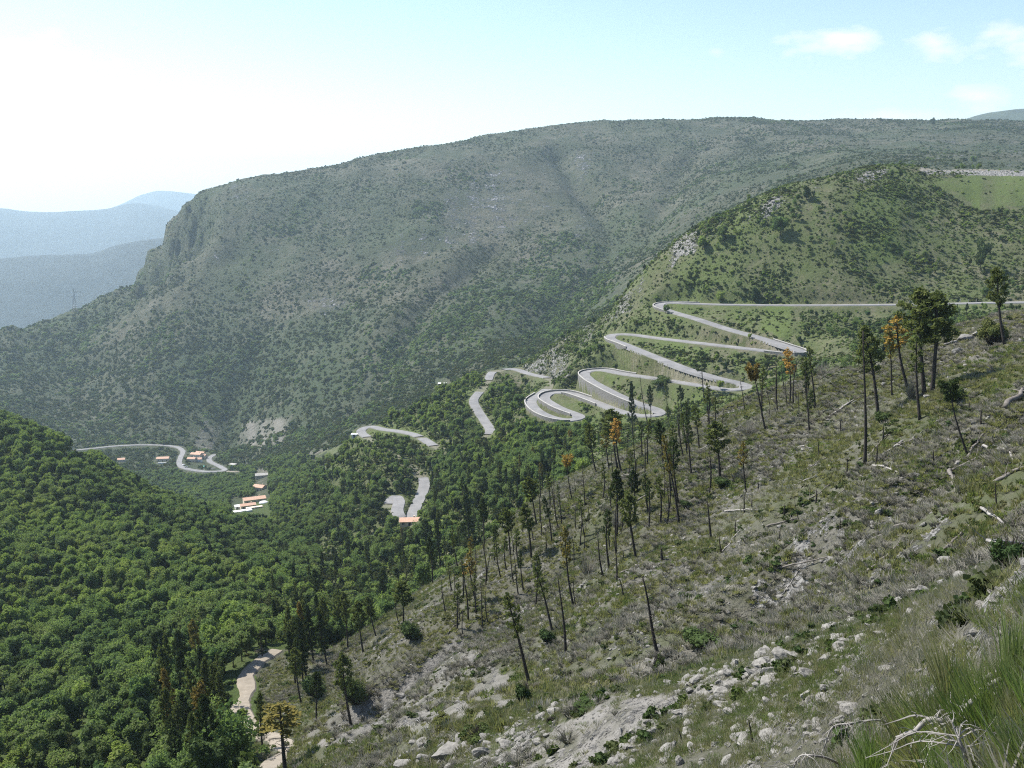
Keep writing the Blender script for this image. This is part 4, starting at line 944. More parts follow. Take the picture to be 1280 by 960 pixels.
PP = {'F': [pine_parts(400 + k, cs=.50, spread=1.45, nb=34, clump=22, ns=.2) for k in range(3)],
      'S': [pine_parts(410 + k, cs=.55, spread=.95, nb=17, clump=16, dead=18, lean=.45) for k in range(4)],
      'D': [pine_parts(420 + k, cs=.28, spread=1.75, nb=46, clump=28, taper='cone', dead=6) for k in range(3)],
      'T': [pine_parts(430 + k, cs=.80, spread=1.7, nb=20, clump=34, taper='top', lean=.5) for k in range(2)],
      'P': [pine_parts(440 + k, cs=1.0, nb=0, dead=26, lean=.6) for k in range(4)],
      'B': [pine_parts(450 + k, cs=1.0, nb=0, dead=4, lean=.1) for k in range(2)]}
NM = {'F': 'pine_tree', 'S': 'pine_tree', 'D': 'pine_tree', 'T': 'pine_tree', 'P': 'burnt_tree_trunk', 'B': 'burnt_stump'}
CT = {'F': 'pine', 'S': 'pine', 'D': 'pine', 'T': 'pine', 'P': 'burnt trunk', 'B': 'stump'}
kc = [0]
def put_pine(base, vec, H, kind, crown, lb, grp=None, thick=1., cw=1.):
    lst = PP[kind]; tm, bm_, cm = lst[kc[0] % len(lst)]; kc[0] += 1
    e = bpy.data.objects.new(NM[kind], None); COL.objects.link(e); e.empty_display_size = .5
    s = H / 10.
    rs = (.62 + .38 * s) * thick                  # short trees are not proportionally thin
    e.location = base; e.rotation_mode = 'QUATERNION'
    e.rotation_quaternion = Vector((0, 0, 1)).rotation_difference(Vector(vec)) @ Quaternion((0, 0, 1), random.uniform(0, 6.28))
    e.scale = (rs * cw, rs * cw, s)
    tag(e, lb, CT[kind], grp)
    t_ = ob('trunk', tm, e); t_.scale = (1 / cw, 1 / cw, 1)
    if bm_: ob('branch', bm_, e)
    if cm is not None and crown is not None:
        c_ = ob('crown', cm, e); k_ = random.uniform(.68, .95); c_.scale = (k_, k_, 1)
        if crown is not M_NOLIVE:
            c_.material_slots[0].link = 'OBJECT'; c_.material_slots[0].material = crown
    return e
def pine(bx, by, tx, ty, kind, crown, lb, grp=None, thick=1., cw=1.):
    p = hit(bx, by, 8); r_ = math.hypot(p[0], p[1]); top = P3(tx, ty, r_); v = top - p; H = float(np.linalg.norm(v))
    return put_pine(tuple(p - np.array([0, 0, .15])), v / H, H, kind, crown, lb, grp, thick, cw)
O_, Y_, D_, N_ = M_NORG, M_NYEL, M_NDARK, M_NOLIVE
PINES = [
 (1156,494,1150,361,'F',N_,'tall pine with full olive crown, left stem of the high trio at upper right',1.5,1.1),
 (1165,492,1171,366,'F',N_,'tall dark stemmed pine, middle of the high trio at upper right',1.6,1.0),
 (1168,490,1174,417,'P',None,'bare blackened pole, right one of the high trio at the upper right',1.2,1),
 (1135,485,1121,395,'S',O_,'pine with dense orange and dark scorched crown left of the high trio',1.4,1.5),
 (1115,494,1110,410,'S',Y_,'slim pine with a faded orange crown next to the dark orange one',.8,1),
 (1150,524,1146,420,'S',N_,'pine with thin tufts standing in front of the high trio',1.1,1),
 (1098,520,1080,408,'F',N_,'leaning pine with broad olive crown and black stem, upper right slope',1.3,1),
 (1081,582,1079,412,'P',None,'very tall straight bare black pole rising through the broad olive crown',1.0,1),
 (1256,430,1246,335,'F',N_,'tall pine with ragged crown near the right edge on the ridge',1.3,.8),
 (1210,568,1187,478,'T',D_,'small bowed pine with flat dark umbrella crown leaning left',.8,1.3),
 (1019,510,1011,434,'S',N_,'slim pine with green tufts, rightmost of the group by the first right hairpin',1,1),
 (1007,495,1003,446,'S',N_,'short thin pine just behind the slim tufted one by the first right hairpin',.8,1),
 (987,506,984,436,'S',O_,'pine with reddish scorched top in the group below the first right hairpin',1,1.1),
 (992,507,996,450,'P',None,'black pole beside the reddish topped pine below the first right hairpin',1,1),
 (970,505,970,450,'P',None,'straight bare pole, left in the group below the first right hairpin',1,1),
 (963,509,957,478,'B',None,'thin black snag at the left end of the group below the first right hairpin',.6,1),
 (999,516,998,487,'B',None,'short black snag in front of the group below the first right hairpin',.6,1),
 (980,490,977,455,'P',None,'thin dark pole at the back of the group below the first right hairpin',.8,1),
 (1024,571,1022,544,'B',None,'short charred stub alone on open grass left of the tallest pole',.8,1),
 (880,497,877,440,'S',D_,'dark crowned pine standing before the second right hairpin',1.3,1.5),
 (930,515,925,472,'P',None,'thin bare leaning pole under the second right hairpin',.8,1),
 (957,537,939,459,'T',Y_,'pine with bright yellow crown on a leaning black stem right of the second right hairpin',1,1),
 (855,572,849,512,'P',None,'left one of two thin parallel poles below the third hairpin',.8,1),
 (859,569,852,515,'S',N_,'right one of two thin parallel stems below the third hairpin, with a few tufts',.8,.8),
 (874,561,869,507,'S',N_,'thin pine with wispy green top left of the full crowned one',.9,1.1),
 (887,527,885,487,'S',N_,'small olive pine close under the second right hairpin',.9,1.2),
 (900,600,893,527,'F',N_,'bushy pine with full dark olive crown at the middle of the burnt slope',1.3,1),
 (933,616,929,552,'S',Y_,'thin pine with a faint orange top right of the bushy olive one',.8,1),
 (848,630,842,547,'S',D_,'pine with narrow dark crown on a straight stem, centre of the slope',1,1),
 (831,622,829,580,'P',None,'slim bare pole just left of the narrow dark crowned pine',.8,1),
 (849,655,829,546,'S',Y_,'long bowed stem with yellowish tuft sweeping up to the left, centre of the slope',1,.8),
 (843,592,838,545,'P',None,'thin dark pole behind the narrow dark crowned pine',.9,1),
 (795,697,784,615,'F',N_,'pine with loose olive crown and black stem, lower centre of the slope',1.1,.85),
 (771,671,770,587,'F',D_,'pine with dark dense column of needles left of the loose crowned one',1,.8),
 (731,671,725,620,'S',N_,'small pine with sparse light tufts left of the dark column',.8,.8),
 (731,632,728,580,'P',None,'bare pole with one bent side branch, left centre of the slope',.8,1),
 (716,627,709,572,'T',O_,'small pine with a bright orange umbrella crown, left centre of the slope',.8,1.2),
 (720,616,718,600,'B',None,'short black stub beside the orange umbrella pine',.8,1),
 (745,590,736,530,'F',N_,'olive crowned pine at the left end of the thicket below the tight loop',1,.9),
 (762,588,757,537,'S',Y_,'pine with yellow crown in the thicket below the tight loop',1,1.2),
 (777,590,770,524,'S',O_,'pine with orange yellow crown in the middle of the thicket below the tight loop',1.2,1.2),
 (772,585,764,512,'F',N_,'full olive pine at the back of the thicket below the tight loop',1.2,1.2),
 (795,607,794,571,'B',None,'thick straight black snag right of the thicket',1.5,1),
 (812,540,800,470,'P',None,'tall leaning dark stem in front of the fourth hairpin',1,1),
 (791,545,789,478,'D',D_,'dark dense pine in front of the fourth hairpin',1,.9),
 (814,533,812,482,'F',D_,'dark crowned pine right beside the leaning stem at the fourth hairpin',1,.9),
 (835,522,832,478,'S',N_,'slim olive pine between the third and fourth right hairpins',1,1.1),
 (852,520,850,482,'F',D_,'dark pine with full crown between the third and fourth right hairpins',1,1),
 (671,656,660,596,'F',N_,'pine with rounded olive crown at the left edge of the open slope',1.1,.9),
 (675,622,674,588,'P',None,'bare pole behind the rounded olive pine at the left edge of the open slope',1,1),
 (664,697,655,630,'F',N_,'pine with olive crown and black foot, left edge of the open slope',1.2,.9),
 (695,647,692,598,'P',None,'left one of two close bare stems on the left part of the slope',.8,1),
 (702,655,697,605,'S',N_,'right one of two close stems on the left part of the slope, with faint tufts',.8,.7),
 (683,689,682,660,'B',None,'charred stub left of the leafless grey bush',.9,1),
 (736,654,736,630,'B',None,'thin charred stub under the sparse light tufted pine',.7,1),
 (828,700,827,682,'B',None,'short thick black stump on the open slope, bottom centre',1.8,1),
 (889,675,884,622,'B',None,'straight dead black pole with broken top, right of centre',1.1,1),
 (902,691,899,668,'B',None,'small leaning black stub right below the broken pole',.9,1),
 (755,722,747,665,'P',None,'crooked bare stem by the leafless grey bush',1,1),
 (771,727,766,668,'P',None,'straight thin bare stem right of the crooked one',.8,1),
 (717,757,706,660,'S',Y_,'pine with brownish thin crown, lower left of the slope',.9,1),
 (999,651,993,622,'B',None,'thin leaning black stick on the right slope',.5,1),
 (1246,631,1244,600,'B',None,'upright dark stake by the broken log near the right edge',.6,1),
 (824,822,803,718,'P',None,'long slender leaning black pole low in the middle, grey shrub at its foot',1.0,1),
 (707,816,697,718,'P',None,'slender bent black pole, lower centre left',1,1),
 (691,790,669,708,'S',N_,'bowed black stem with a tuft left of the slender bent pole',1,.8),
 (662,855,633,742,'S',N_,'bowed pine with thin tufted top above a dark bush, lower centre',1.1,.9),
 (780,747,770,715,'P',None,'short thin leaning stick in the lower centre',.7,1),
 (942,927,936,893,'B',None,'thin charred stick among the foreground stones, right one',.35,1),
 (855,930,848,905,'B',None,'thin charred stick among the foreground stones, left one',.35,1),
 (720,757,716,722,'P',None,'thin pole crossing the base of the brownish crowned pine',.7,1),
 (439,906,427,817,'F',N_,'pine with olive crown on a black leaning stem above the gully, lower left',1.3,.7),
 (395,899,395,840,'F',D_,'small dark crowned pine left of the black leaning stem',1.1,.8),
 (357,966,350,880,'S',Y_,'forked pine with brown yellow crown at the track, bottom left',1.5,1.7),
 (378,846,374,800,'S',D_,'dark pine right of the pale track',1,1.1),
 (454,815,447,752,'F',N_,'olive pine standing on the rim of the dark gully, lower left',1.1,.9),
 (470,795,459,746,'F',N_,'olive pine slightly higher on the rim of the dark gully',1,.9),
 (504,786,501,727,'F',N_,'broad crowned pine on the grass knoll above the gully',1.1,1.2),
 (499,779,494,745,'P',None,'bare pole just left of the broad crowned pine on the knoll',.8,1),
 (480,770,478,712,'F',D_,'dark pine with a reddish tip at the wood edge, lower left',1,.8),
 (585,775,577,700,'P',None,'crooked bare stem on the knoll above the gully',.9,1),
 (594,749,586,690,'S',Y_,'pine with brown green crown at the upper left slope edge',1,1.2),
 (607,731,602,672,'P',None,'straight bare pole at the upper left slope edge',.9,1),
 (626,722,620,675,'S',N_,'slim pine with green tufts right of the straight bare pole',.9,1),
 (638,695,632,635,'F',N_,'olive pine at the corner of wood and slope',1.1,1),
 (574,715,565,658,'S',N_,'leaning sparse pine at the edge of the wood',.9,.9),
 (588,690,582,618,'D',D_,'large dark spreading pine at the wood edge under the lowest hairpin',1.1,1.1),
 (552,712,545,650,'D',D_,'dark pine right of the terracotta roof',1,.9),
 (536,700,530,650,'F',D_,'dark pine between the terracotta roof and the slope',1,1.1),
 (509,730,503,690,'S',N_,'thin pine below the terracotta roof',.9,1),
 (520,737,518,700,'F',D_,'short dark pine below the terracotta roof',.9,.9),
 (426,797,420,738,'F',N_,'tall olive pine in the lower wood left of the gully rim',1,.9),
 (399,767,393,712,'F',D_,'dark topped pine in the lower wood',1,.9),
 (374,770,369,728,'S',N_,'slender pine standing out of the lower wood',1,1),
 (328,822,325,786,'P',None,'dark pole beside the upper bend of the pale track',1,1),
 (404,735,402,690,'D',D_,'dark conical pine by the small rock outcrop of the lower wood',1,.9),
]
for q in PINES: pine(*q[:7], None, *q[7:])
# denser belt of pines between the burnt slope and the green wood
ZB = [(520, 700, 'below the terracotta roof'), (560, 640, 'right of the lowest hairpin'), (610, 620, 'in the upper pine belt'), (670, 585, 'below the tight road loop'), (620, 670, 'at the upper left corner of the open slope'),
      (360, 760, 'in the wood above the track'), (430, 730, 'in the wood left of the grass knoll'), (480, 740, 'behind the grass knoll'), (410, 810, 'by the gully rim'), (220, 900, 'at the bottom left of the track'), (280, 870, 'close left of the pale track'), (300, 950, 'at the bottom edge by the track'), (365, 865, 'right of the pale track'),
      (770, 570, 'in the thicket below the tight loop'), (860, 540, 'under the third right hairpin'), (930, 510, 'under the second right hairpin'), (700, 640, 'left of the rounded umbrella pine'), (650, 740, 'low on the left of the open slope'), (790, 650, 'in the centre of the open slope'), (560, 770, 'on the knoll above the gully'),
      (1000, 520, 'under the first right hairpin'), (1050, 600, 'left of the tallest pole'), (1150, 640, 'in the rock patch of the right slope'), (1240, 540, 'near the right edge of the slope'), (960, 640, 'right of the faint orange pine')]
allit = []
BELTS = [([(640,620),(760,570),(880,550),(890,620),(800,690),(700,740),(620,790),(540,800),(560,740)], 78, '', 'slender burnt pines of the open slope', (0, 1)),
         ([(880,520),(1010,490),(1020,540),(960,580),(890,590)], 14, '', 'slender burnt pines of the open slope', (0, 1)),
         ([(960,560),(1230,490),(1230,590),(1100,650),(900,700)], 16, '', '', (0, 2)),([(498,640),(560,600),(640,575),(700,560),(735,560),(700,600),(640,640),(600,690),(540,740),(498,720)], 62, 'dark pine in the crowded belt between the lowest hairpin and the burnt slope', 'pines of the upper belt', (40, 66)),
         ([(340,740),(420,700),(498,700),(520,745),(470,780),(420,830),(340,850),(330,800)], 40, 'pine among green trees in the lower belt above the pale track', 'pines of the lower belt', (45, 75)),
         ([(195,850),(240,830),(300,850),(298,900),(330,930),(330,985),(215,990),(200,930)], 26, 'large dark pine left of the pale track at the bottom', 'pines left of the track', (80, 120)),
         ([(330,850),(372,830),(400,860),(370,890),(335,880)], 6, 'dark pine between the track and the dark gully', 'pines right of the track', (55, 75)),
         ([(745,560),(830,520),(900,500),(960,490),(900,530),(830,560),(780,580)], 12, 'small pine on the upper rim of the burnt slope under the hairpins', 'pines of the upper rim', (35, 58))]
for poly, n, lb, grp, (h0, h1) in BELTS:
    poly_blk = h1 > 2
    xs = [p[0] for p in poly]; ys = [p[1] for p in poly]; k = 0; tries = 0; done = []; items = []
    while k < n and tries < 4000:
        tries += 1; x = random.uniform(min(xs), max(xs)); y = random.uniform(min(ys), max(ys))
        if not inpoly(np.array([x]), np.array([y]), poly)[0] or any((x - a) ** 2 + ((y - b) * 1.3) ** 2 < (9 if h1 < 80 else 15) ** 2 for a, b in done): continue
        p = hit(x, y, 8); r_ = math.hypot(p[0], p[1]); H = random.uniform(8.0, 12.5)
        if h1 > 79: H = random.uniform(9, 13)
        if poly_blk and blocks(np.array([x]), np.array([y]), 1.4 * F / r_, H * F / r_)[0]: done.append((x, y)) if False else None; continue
        done.append((x, y)); k += 1
        kd = random.choices(['D', 'F', 'S', 'P'], [3, 5, 2, .8] if h1 < 80 else [4, 5, 1, 0])[0]
        if h1 == 1: kd = random.choices(['P', 'S', 'B', 'F'], [5, 4, 1, .6])[0]; H = {'B': random.uniform(1, 3), 'P': random.uniform(4, 8)}.get(kd, random.uniform(5.5, 9))
        if h1 == 58: kd = random.choice(['S', 'P', 'S', 'F']); H = random.uniform(5, 8.5)
        if h1 == 2: kd = 'B'; H = random.uniform(.8, 2.6)
        cr = random.choices([D_, N_, Y_], [4, 5, .7])[0]
        v = Vector((random.gauss(-.05, .05), random.gauss(0, .03), 1)).normalized()
        items.append((x, y, p, v, H, kd, cr))
    allit += [q + (grp, ) for q in items]
ix = list(range(len(allit)))
crn = {id(D_): 'dark', id(N_): 'olive', id(Y_): 'brownish'}
shp = {'D': 'dense conical pine', 'F': 'full crowned pine', 'S': 'sparse pine', 'P': 'bare burnt pole', 'B': 'short charred stump'}
res = name_all(ix, [q[0] for q in allit], [q[1] for q in allit], lambda i: (crn[id(allit[i][6])] + ' ' if allit[i][5] in 'DFS' else '') + shp[allit[i][5]], ZB)
for i in ix:
    x, y, p, v, H, kd, cr, grp = allit[i]; put_pine(tuple(p - np.array([0, 0, .2])), v, H, kd, cr, res[i][0], grp if kd not in 'PB' else 'burnt poles and stumps', .8 if kd == 'P' else 1.0, .85)

# ------------------------------------------------------------------ fallen trunks
LOGS = [  # x0,y0,x1,y1, diameter m, pale?, label
 (1040,519,1074,498,.34,1,'long pale fallen trunk pair lying uphill right of the hairpin group'),(1034,523,1062,503,.24,1,'thinner pale trunk beside the long pale one, upper right slope'),
 (1086,571,1109,545,.34,0,'thick grey trunk lying just right of the tallest pole foot'),(1104,570,1128,552,.36,1,'bright pale half of a split trunk right of the thick grey one'),(1125,556,1152,546,.22,0,'dark thin trunk running on from the bright split one'),
 (1091,583,1124,592,.30,1,'white broken trunk pointing right below the tallest pole'),(1208,574,1229,544,.34,0,'grey trunk tilted up beside the bowed pine foot'),(1190,589,1234,568,.28,0,'dark trunk sloping up right under the bowed pine'),
 (1228,561,1267,581,.30,1,'pale trunk sloping down to the right edge below the bowed pine'),(1243,605,1284,586,.34,0,'grey trunk propped on the upright stake near the right edge'),(1187,590,1193,612,.45,0,'short arched dark root stump above a white stone'),
 (1000,592,1046,565,.2,0,'slim dark trunk lying uphill left of the tallest pole'),(984,563,1012,561,.26,1,'short pale trunk lying level beside the charred stub'),(990,470,1010,464,.2,1,'short pale trunk near the leafless bushes at the upper rim'),
 (1003,634,1038,606,.22,0,'slim brown trunk on the middle right slope'),(989,609,1024,594,.2,1,'short slim pale trunk on the middle right slope'),(1080,722,1127,682,.28,0,'long grey trunk low on the right slope'),(1085,680,1134,656,.30,0,'dark trunk with broken side branches, right slope'),
 (1226,637,1254,656,.26,1,'pale trunk lying down right below the propped one'),(1176,692,1213,657,.22,0,'slim grey trunk right of the bright boulders'),(1257,710,1284,668,.13,1,'pale trunk against the dark bush at the right edge'),(975,711,1036,697,.2,0,'dark thin trunk with white upright splinters'),
 (958,659,996,649,.24,0,'dark trunk by the thin leaning stick'),(875,563,923,537,.3,1,'long pale trunk in the grass right of the wispy pine'),(896,574,912,563,.32,1,'short pale log behind the bushy olive pine'),(942,535,962,524,.3,1,'pale log right of the yellow crowned pine foot'),
 (774,596,802,592,.3,1,'pale log lying level in the thicket clearing'),(790,603,826,581,.28,1,'pale log behind the thick black snag'),(795,627,830,609,.34,0,'thick dark log lying uphill at the centre of the slope'),(824,645,842,639,.3,0,'short brown log left of the bowed stem foot'),
 (735,636,757,624,.3,0,'dark log by the bare pole with bent branch'),(906,640,946,638,.26,1,'white bleached trunk lying level right of centre'),(903,690,925,664,.2,1,'thin pale trunk rising from the small leaning stub'),(774,718,798,708,.26,0,'dark log at the lower centre of the slope'),
 (787,858,812,844,.22,0,'dark stick like log on the rim of the foreground'),(560,793,575,776,.3,0,'dark log on the knoll above the gully'),(1258,511,1284,487,.7,0,'massive leaning grey stump log at the right edge'),(1196,428,1180,432,.4,1,'short pale log by the flat boulders on the ridge'),
 (735,543,700,560,.25,0,'dark slim log at the upper left rim'),(652,890,690,880,.12,1,'thin bleached stick beside the gravel'),(980,742,1000,712,.12,1,'upright white splintered branch at the right of the dark thin trunk'),(1060,606,1036,632,.16,0,'thin dark stick crossing the slope under the white broken trunk')]
for k, (x0, y0, x1, y1, dm, pale, lb) in enumerate(LOGS):
    a = hit(x0, y0, 8); b_ = hit(x1, y1, 8); r_ = random.Random(k)
    n = 8; P_ = np.array([a + (b_ - a) * f for f in np.linspace(0, 1, n)])
    gz = hgt(P_[:, 0], P_[:, 1]); lin = P_[:, 2]
    P_[:, 2] = np.maximum(lin, gz) * .6 + np.maximum(lin, gz + .0) * .4 + dm * .42
    ln = np.linalg.norm(b_ - a); P_[1:-1] += np.array([[r_.gauss(0, .012 * ln), r_.gauss(0, .012 * ln), abs(r_.gauss(0, .006 * ln))] for _ in range(n - 2)])
    mb = MB(); mb.tube(P_, np.linspace(dm / 2, dm / 3.6, n) * .9, 7)
    mt = M_DEAD if pale else M_LOGD
    o = ob('fallen_trunk', mb.me('fallen_trunk', [mt], True)); tag(o, lb, 'fallen trunk')
    bb = MB()
    for q in range(r_.randint(3, 7)):
        i = r_.randint(2, n - 1); s_ = P_[i]; d = np.array([r_.gauss(0, 1), r_.gauss(0, 1), abs(r_.gauss(.6, .5))]); d /= np.linalg.norm(d); l = r_.uniform(.4, 1.3)
        bb.tube([s_, s_ + d * l * .5, s_ + d * l + np.array([0, 0, r_.uniform(-.2, .1)])], [dm * .13, dm * .09, dm * .03], 4, False)
    ob('broken_branch', bb.me('broken_branch', [mt]), o)

# ------------------------------------------------------------------ leafless bushes, dark bushes, pine shadows built as bushes
def twiggy(px, py, wpx, hpx, mt, lb, n=160, seed=0, leaf=None):
    p = hit(px, py, 8); r_ = math.hypot(p[0], p[1]); w = wpx / F * r_ / 2; h = hpx / F * r_; g_ = np.random.default_rng(seed); b = MB()
    for k in range(n):
        a = g_.uniform(0, 6.28); e = w * math.sqrt(g_.uniform(0, 1)); tip = np.array([math.cos(a) * e, math.sin(a) * e, h * (1 - .5 * (e / w) ** 2) * g_.uniform(.6, 1.05)])
        b0 = tip * np.array([.12, .12, 0]); m1 = b0 * .6 + tip * .4 + g_.normal(0, .06 * w, 3)
        b.tube([b0, m1, tip], [.03, .02, .006], 3, False)
    if leaf is None:
        o = ob('leafless_bush', b.me('leafless_bush', [mt])); o.location = p; tag(o, lb, 'bush'); return
    e = bpy.data.objects.new('bush', None); COL.objects.link(e); e.location = p; tag(e, lb, 'bush')
    ob('stem', b.me('stem', [mt]), e)
    c_ = ob('foliage', leaf, e); c_.location = (0, 0, h * .5); c_.scale = (w, w, h * .62)
DKB = crown_mesh('foliage', 500, 7, 1.0, 900, .07, M_LEAFD, .9)
GRB = crown_mesh('foliage', 501, 9, 1.0, 900, .06, M_SHRUBG, .9)
OLB = crown_mesh('foliage', 502, 7, 1.0, 900, .06, M_SHRUBG, .9)
for k, (x, y, w, h, mt, lb, lf) in enumerate([
    (735,720,36,38,M_HEATH,'large leafless grey bush in the lower middle of the burnt slope',None), (758,640,24,16,M_HEATH,'leafless grey bush under the dark column pine',None), (655,880,26,34,M_CHAR,'blackish bush at the foot of the bowed pine, lower centre',DKB),
    (823,838,18,26,M_CHAR,'dark green bush at the foot of the long slender pole',OLB), (685,803,26,22,M_CHAR,'rounded blackish bush beside the bent pole',DKB), (1262,712,48,42,M_CHAR,'dark evergreen bush at the right edge under the pale trunk',DKB),
    (858,634,18,11,M_HEATH,'low dark bush at the foot of the bowed stem',DKB), (880,808,60,26,M_CHAR,'wide dark bush in the hollow behind the foreground rim',DKB), (515,800,32,30,M_CHAR,'dark bush at the head of the gully below the broad crowned pine',DKB), (905,608,26,14,M_CHAR,'shadow of the bushy olive pine, shaped as a low dark bush',DKB),  # low dark bush by the bushy olive pine stands in for its shadow
    (1106,530,26,18,M_CHAR,'shadow of the leaning olive pine, shaped as a dark bluish bush',DKB), (1240,432,34,30,M_BARK,'bright green bush below the ragged pine near the right edge',GRB), (1190,500,30,22,M_CHAR,'low grey green bush behind the bowed pine',OLB), (930,600,22,18,M_HEATH,'leafless bush by the thin orange topped pine',None),  # dark bluish bush is added where the leaning pine casts its shadow
    (1030,470,60,22,M_HEATH,'long leafless grey thicket on the upper rim of the slope',None), (1140,500,30,36,M_HEATH,'leafless grey bush behind the orange scorched pine',None), (935,545,24,22,M_HEATH,'leafless pale bush under the yellow crowned pine',None), (480,780,26,14,M_CHAR,'dark green bush at the gully rim, lower left',OLB),
    (445,880,40,44,M_CHAR,'dark bush in the shaded gully behind the black leaning stem',DKB), (395,870,40,30,M_CHAR,'dark bush lining the lower gully',DKB), (575,720,24,14,M_CHAR,'dark bush at the corner of wood and slope',DKB), (690,905,18,12,M_BARK,'small dark cushion bush in the pale gravel',OLB), (735,885,40,9,M_BARK,'low bright green bush above the pale gravel',GRB),
    (600,925,42,22,M_BARK,'low green bush beside the big foreground boulder',OLB), (555,905,30,14,M_BARK,'small green bush on the rim left of the gravel',GRB), (1000,890,14,8,M_BARK,'small mossy green cushion among the foreground stones',GRB), (770,660,20,26,M_HEATH,'grey leafless bush behind the dark column pine',None),
    (825,480,30,12,M_BARK,'green shrub on the bank inside the third hairpin',OLB)]):
    twiggy(x, y, w, h, mt, lb, 150, k, lf)

# ------------------------------------------------------------------ named boulders
BOULD = [(558,946,46,30,'big rough pale boulder at the bottom left of the foreground'),(605,945,30,20,'pale boulder right of the big rough one'),(632,935,22,14,'small pale boulder third from the left in the foreground'),(505,958,26,14,'flat pale boulder at the bottom edge, lower left'),
 (530,950,20,12,'small pale boulder between the flat one and the big rough one'),(1052,905,26,14,'long pale block low in the foreground stones'),(1066,888,30,13,'flat pale block above the long one'),(1030,878,22,16,'rounded pale rock left of the flat block'),
 (1092,876,18,9,'small pale rock right of the flat block'),(1206,424,18,9,'flat pale boulder, left one on the ridge near the right edge'),(1226,419,20,11,'flat pale boulder, right one on the ridge near the right edge'),(1198,442,14,9,'small boulder below the flat ones on the ridge'),
 (1105,482,8,6,'small white rock beside the faded orange pine'),(1068,505,8,7,'small white rock beside the broad olive pine'),(1180,626,14,9,'bright white stone under the arched stump'),(1098,645,12,14,'bright upright stone in the rock patch of the right slope'),
 (1187,705,26,14,'big pale boulder low on the right slope'),(1160,498,12,8,'white stones at the feet of the high trio'),(1220,792,16,10,'pale rock near the end of the upper stone row'),(905,868,30,12,'flat pale slab on the left end of the lower stone row'),
 (893,876,18,10,'pale block in front of the flat slab'),(960,868,14,9,'pale block in the middle of the stone band'),(980,864,12,9,'small block right of the middle one'),(500,870,12,7,'small pale slab at the foot of the knoll'),(442,930,16,8,'small pale slab below the black leaning stem'),(1150,855,16,9,'pale rock at the left edge of the broom')]
for k, (x, y, w, h, lb) in enumerate(BOULD):
    p = hit(x, y, 4); r_ = math.hypot(p[0], p[1]); o = ob('boulder', rock_mesh(700 + k, IC3, .8)); a = w / F * r_ / 2 * 1.15; c_ = h / F * r_ / 2 * 1.4
    o.location = (p[0], p[1], p[2] + c_ * .3); o.scale = (a, a * .9, c_); o.rotation_euler = (0, 0, random.uniform(-.4, .4)); tag(o, lb, 'boulder')
# the two rows of pale blocks running up to the right across the foreground
rowlab = [('pale block of the upper stone row in the right foreground', 'blocks of the upper stone row', [(1028,806),(1060,796),(1100,776),(1150,764),(1200,748),(1250,738)], 44, 12),
          ('pale block of the lower stone row in the foreground', 'blocks of the lower stone row', [(955,862),(975,850),(990,843),(1006,836)], 16, 10),
          ('pale block of the stone row beside the gravel', 'blocks of the row by the gravel', [(800,905),(830,885),(850,872),(875,868),(920,856)], 22, 12),
          ('pale block of the short stone row by the broom', 'blocks of the row by the broom', [(1150,842),(1175,826),(1196,812),(1215,800)], 16, 10)]
for (lb, grp, pts, n, w), wh in zip(rowlab, ['the upper stone row', 'the lower stone row', 'the gravel edge row', 'the short broom row']):
    P_ = np.array(pts, float); seg = np.concatenate([[0], np.cumsum(np.hypot(*np.diff(P_, axis=0).T))])
    its = []
    for k in range(n):
        u = (k + random.uniform(-.3, .3)) / n * seg[-1]; x = np.interp(u, seg, P_[:, 0]) + random.gauss(0, 1.5); y = np.interp(u, seg, P_[:, 1]) + random.gauss(0, 3.5)
        p = hit(x, y, 4); r_ = math.hypot(p[0], p[1]); a = w * random.uniform(.5, 1.2) / F * r_ / 2
        o = ob('limestone_block', ROCKS[random.randrange(7)]); o.location = (p[0], p[1], p[2] + a * .1); o.scale = (a * 1.2, a, a * random.uniform(.7, 1.)); o.rotation_euler = (random.gauss(0, .3), random.gauss(0, .3), random.uniform(0, 6.28)); its.append((x, y, a * F / r_, o))
    res = name_all(range(n), [q[0] for q in its], [q[1] for q in its], lambda i: 'large pale block' if its[i][2] > w * .42 else 'small pale block', [(P_[j][0], P_[j][1], z_) for j, z_ in ((0, 'at the left end of ' + wh), (len(P_) // 2, 'midway along ' + wh), (len(P_) - 1, 'at the right end of ' + wh))])
    for i in range(n): tag(its[i][3], res[i][0], 'rock', grp)

# ------------------------------------------------------------------ broom bushes and dead branches of the right foreground
BR = [tuft_mesh('stems', 600 + k, 420, 1.0, .34, mt, .006, .5) for k, mt in enumerate([M_BROOM, M_TUFTG, M_TUFT])]
bp = []
poly = [(1120,930),(1160,905),(1215,880),(1285,850),(1340,850),(1340,1010),(1090,1010)]
tries = 0
while len(bp) < 24 and tries < 3000:
    tries += 1; x = random.uniform(1070, 1330); y = random.uniform(840, 1010)
    if inpoly(np.array([x]), np.array([y]), poly)[0] and all((x - a) ** 2 + (y - b) ** 2 < 1e9 and abs(x - a) + abs(y - b) > 24 for a, b in bp): bp.append((x, y))
bo = []
for k, (x, y) in enumerate(bp):
    p = hit(x, y, 3); o = ob('broom_bush', BR[k % 3]); s_ = random.uniform(.7, 1.2) * 78 / F * math.hypot(p[0], p[1]); o.location = (p[0], p[1], p[2] - .05); o.scale = (s_ * 1.1, s_ * 1.1, s_); o.rotation_euler = (random.gauss(0, .12), random.gauss(-.25, .12), random.uniform(0, 6.28))
    o.rotation_euler = (random.gauss(0, .12), random.gauss(0, .15), random.uniform(0, 6.28)); bo.append(o)
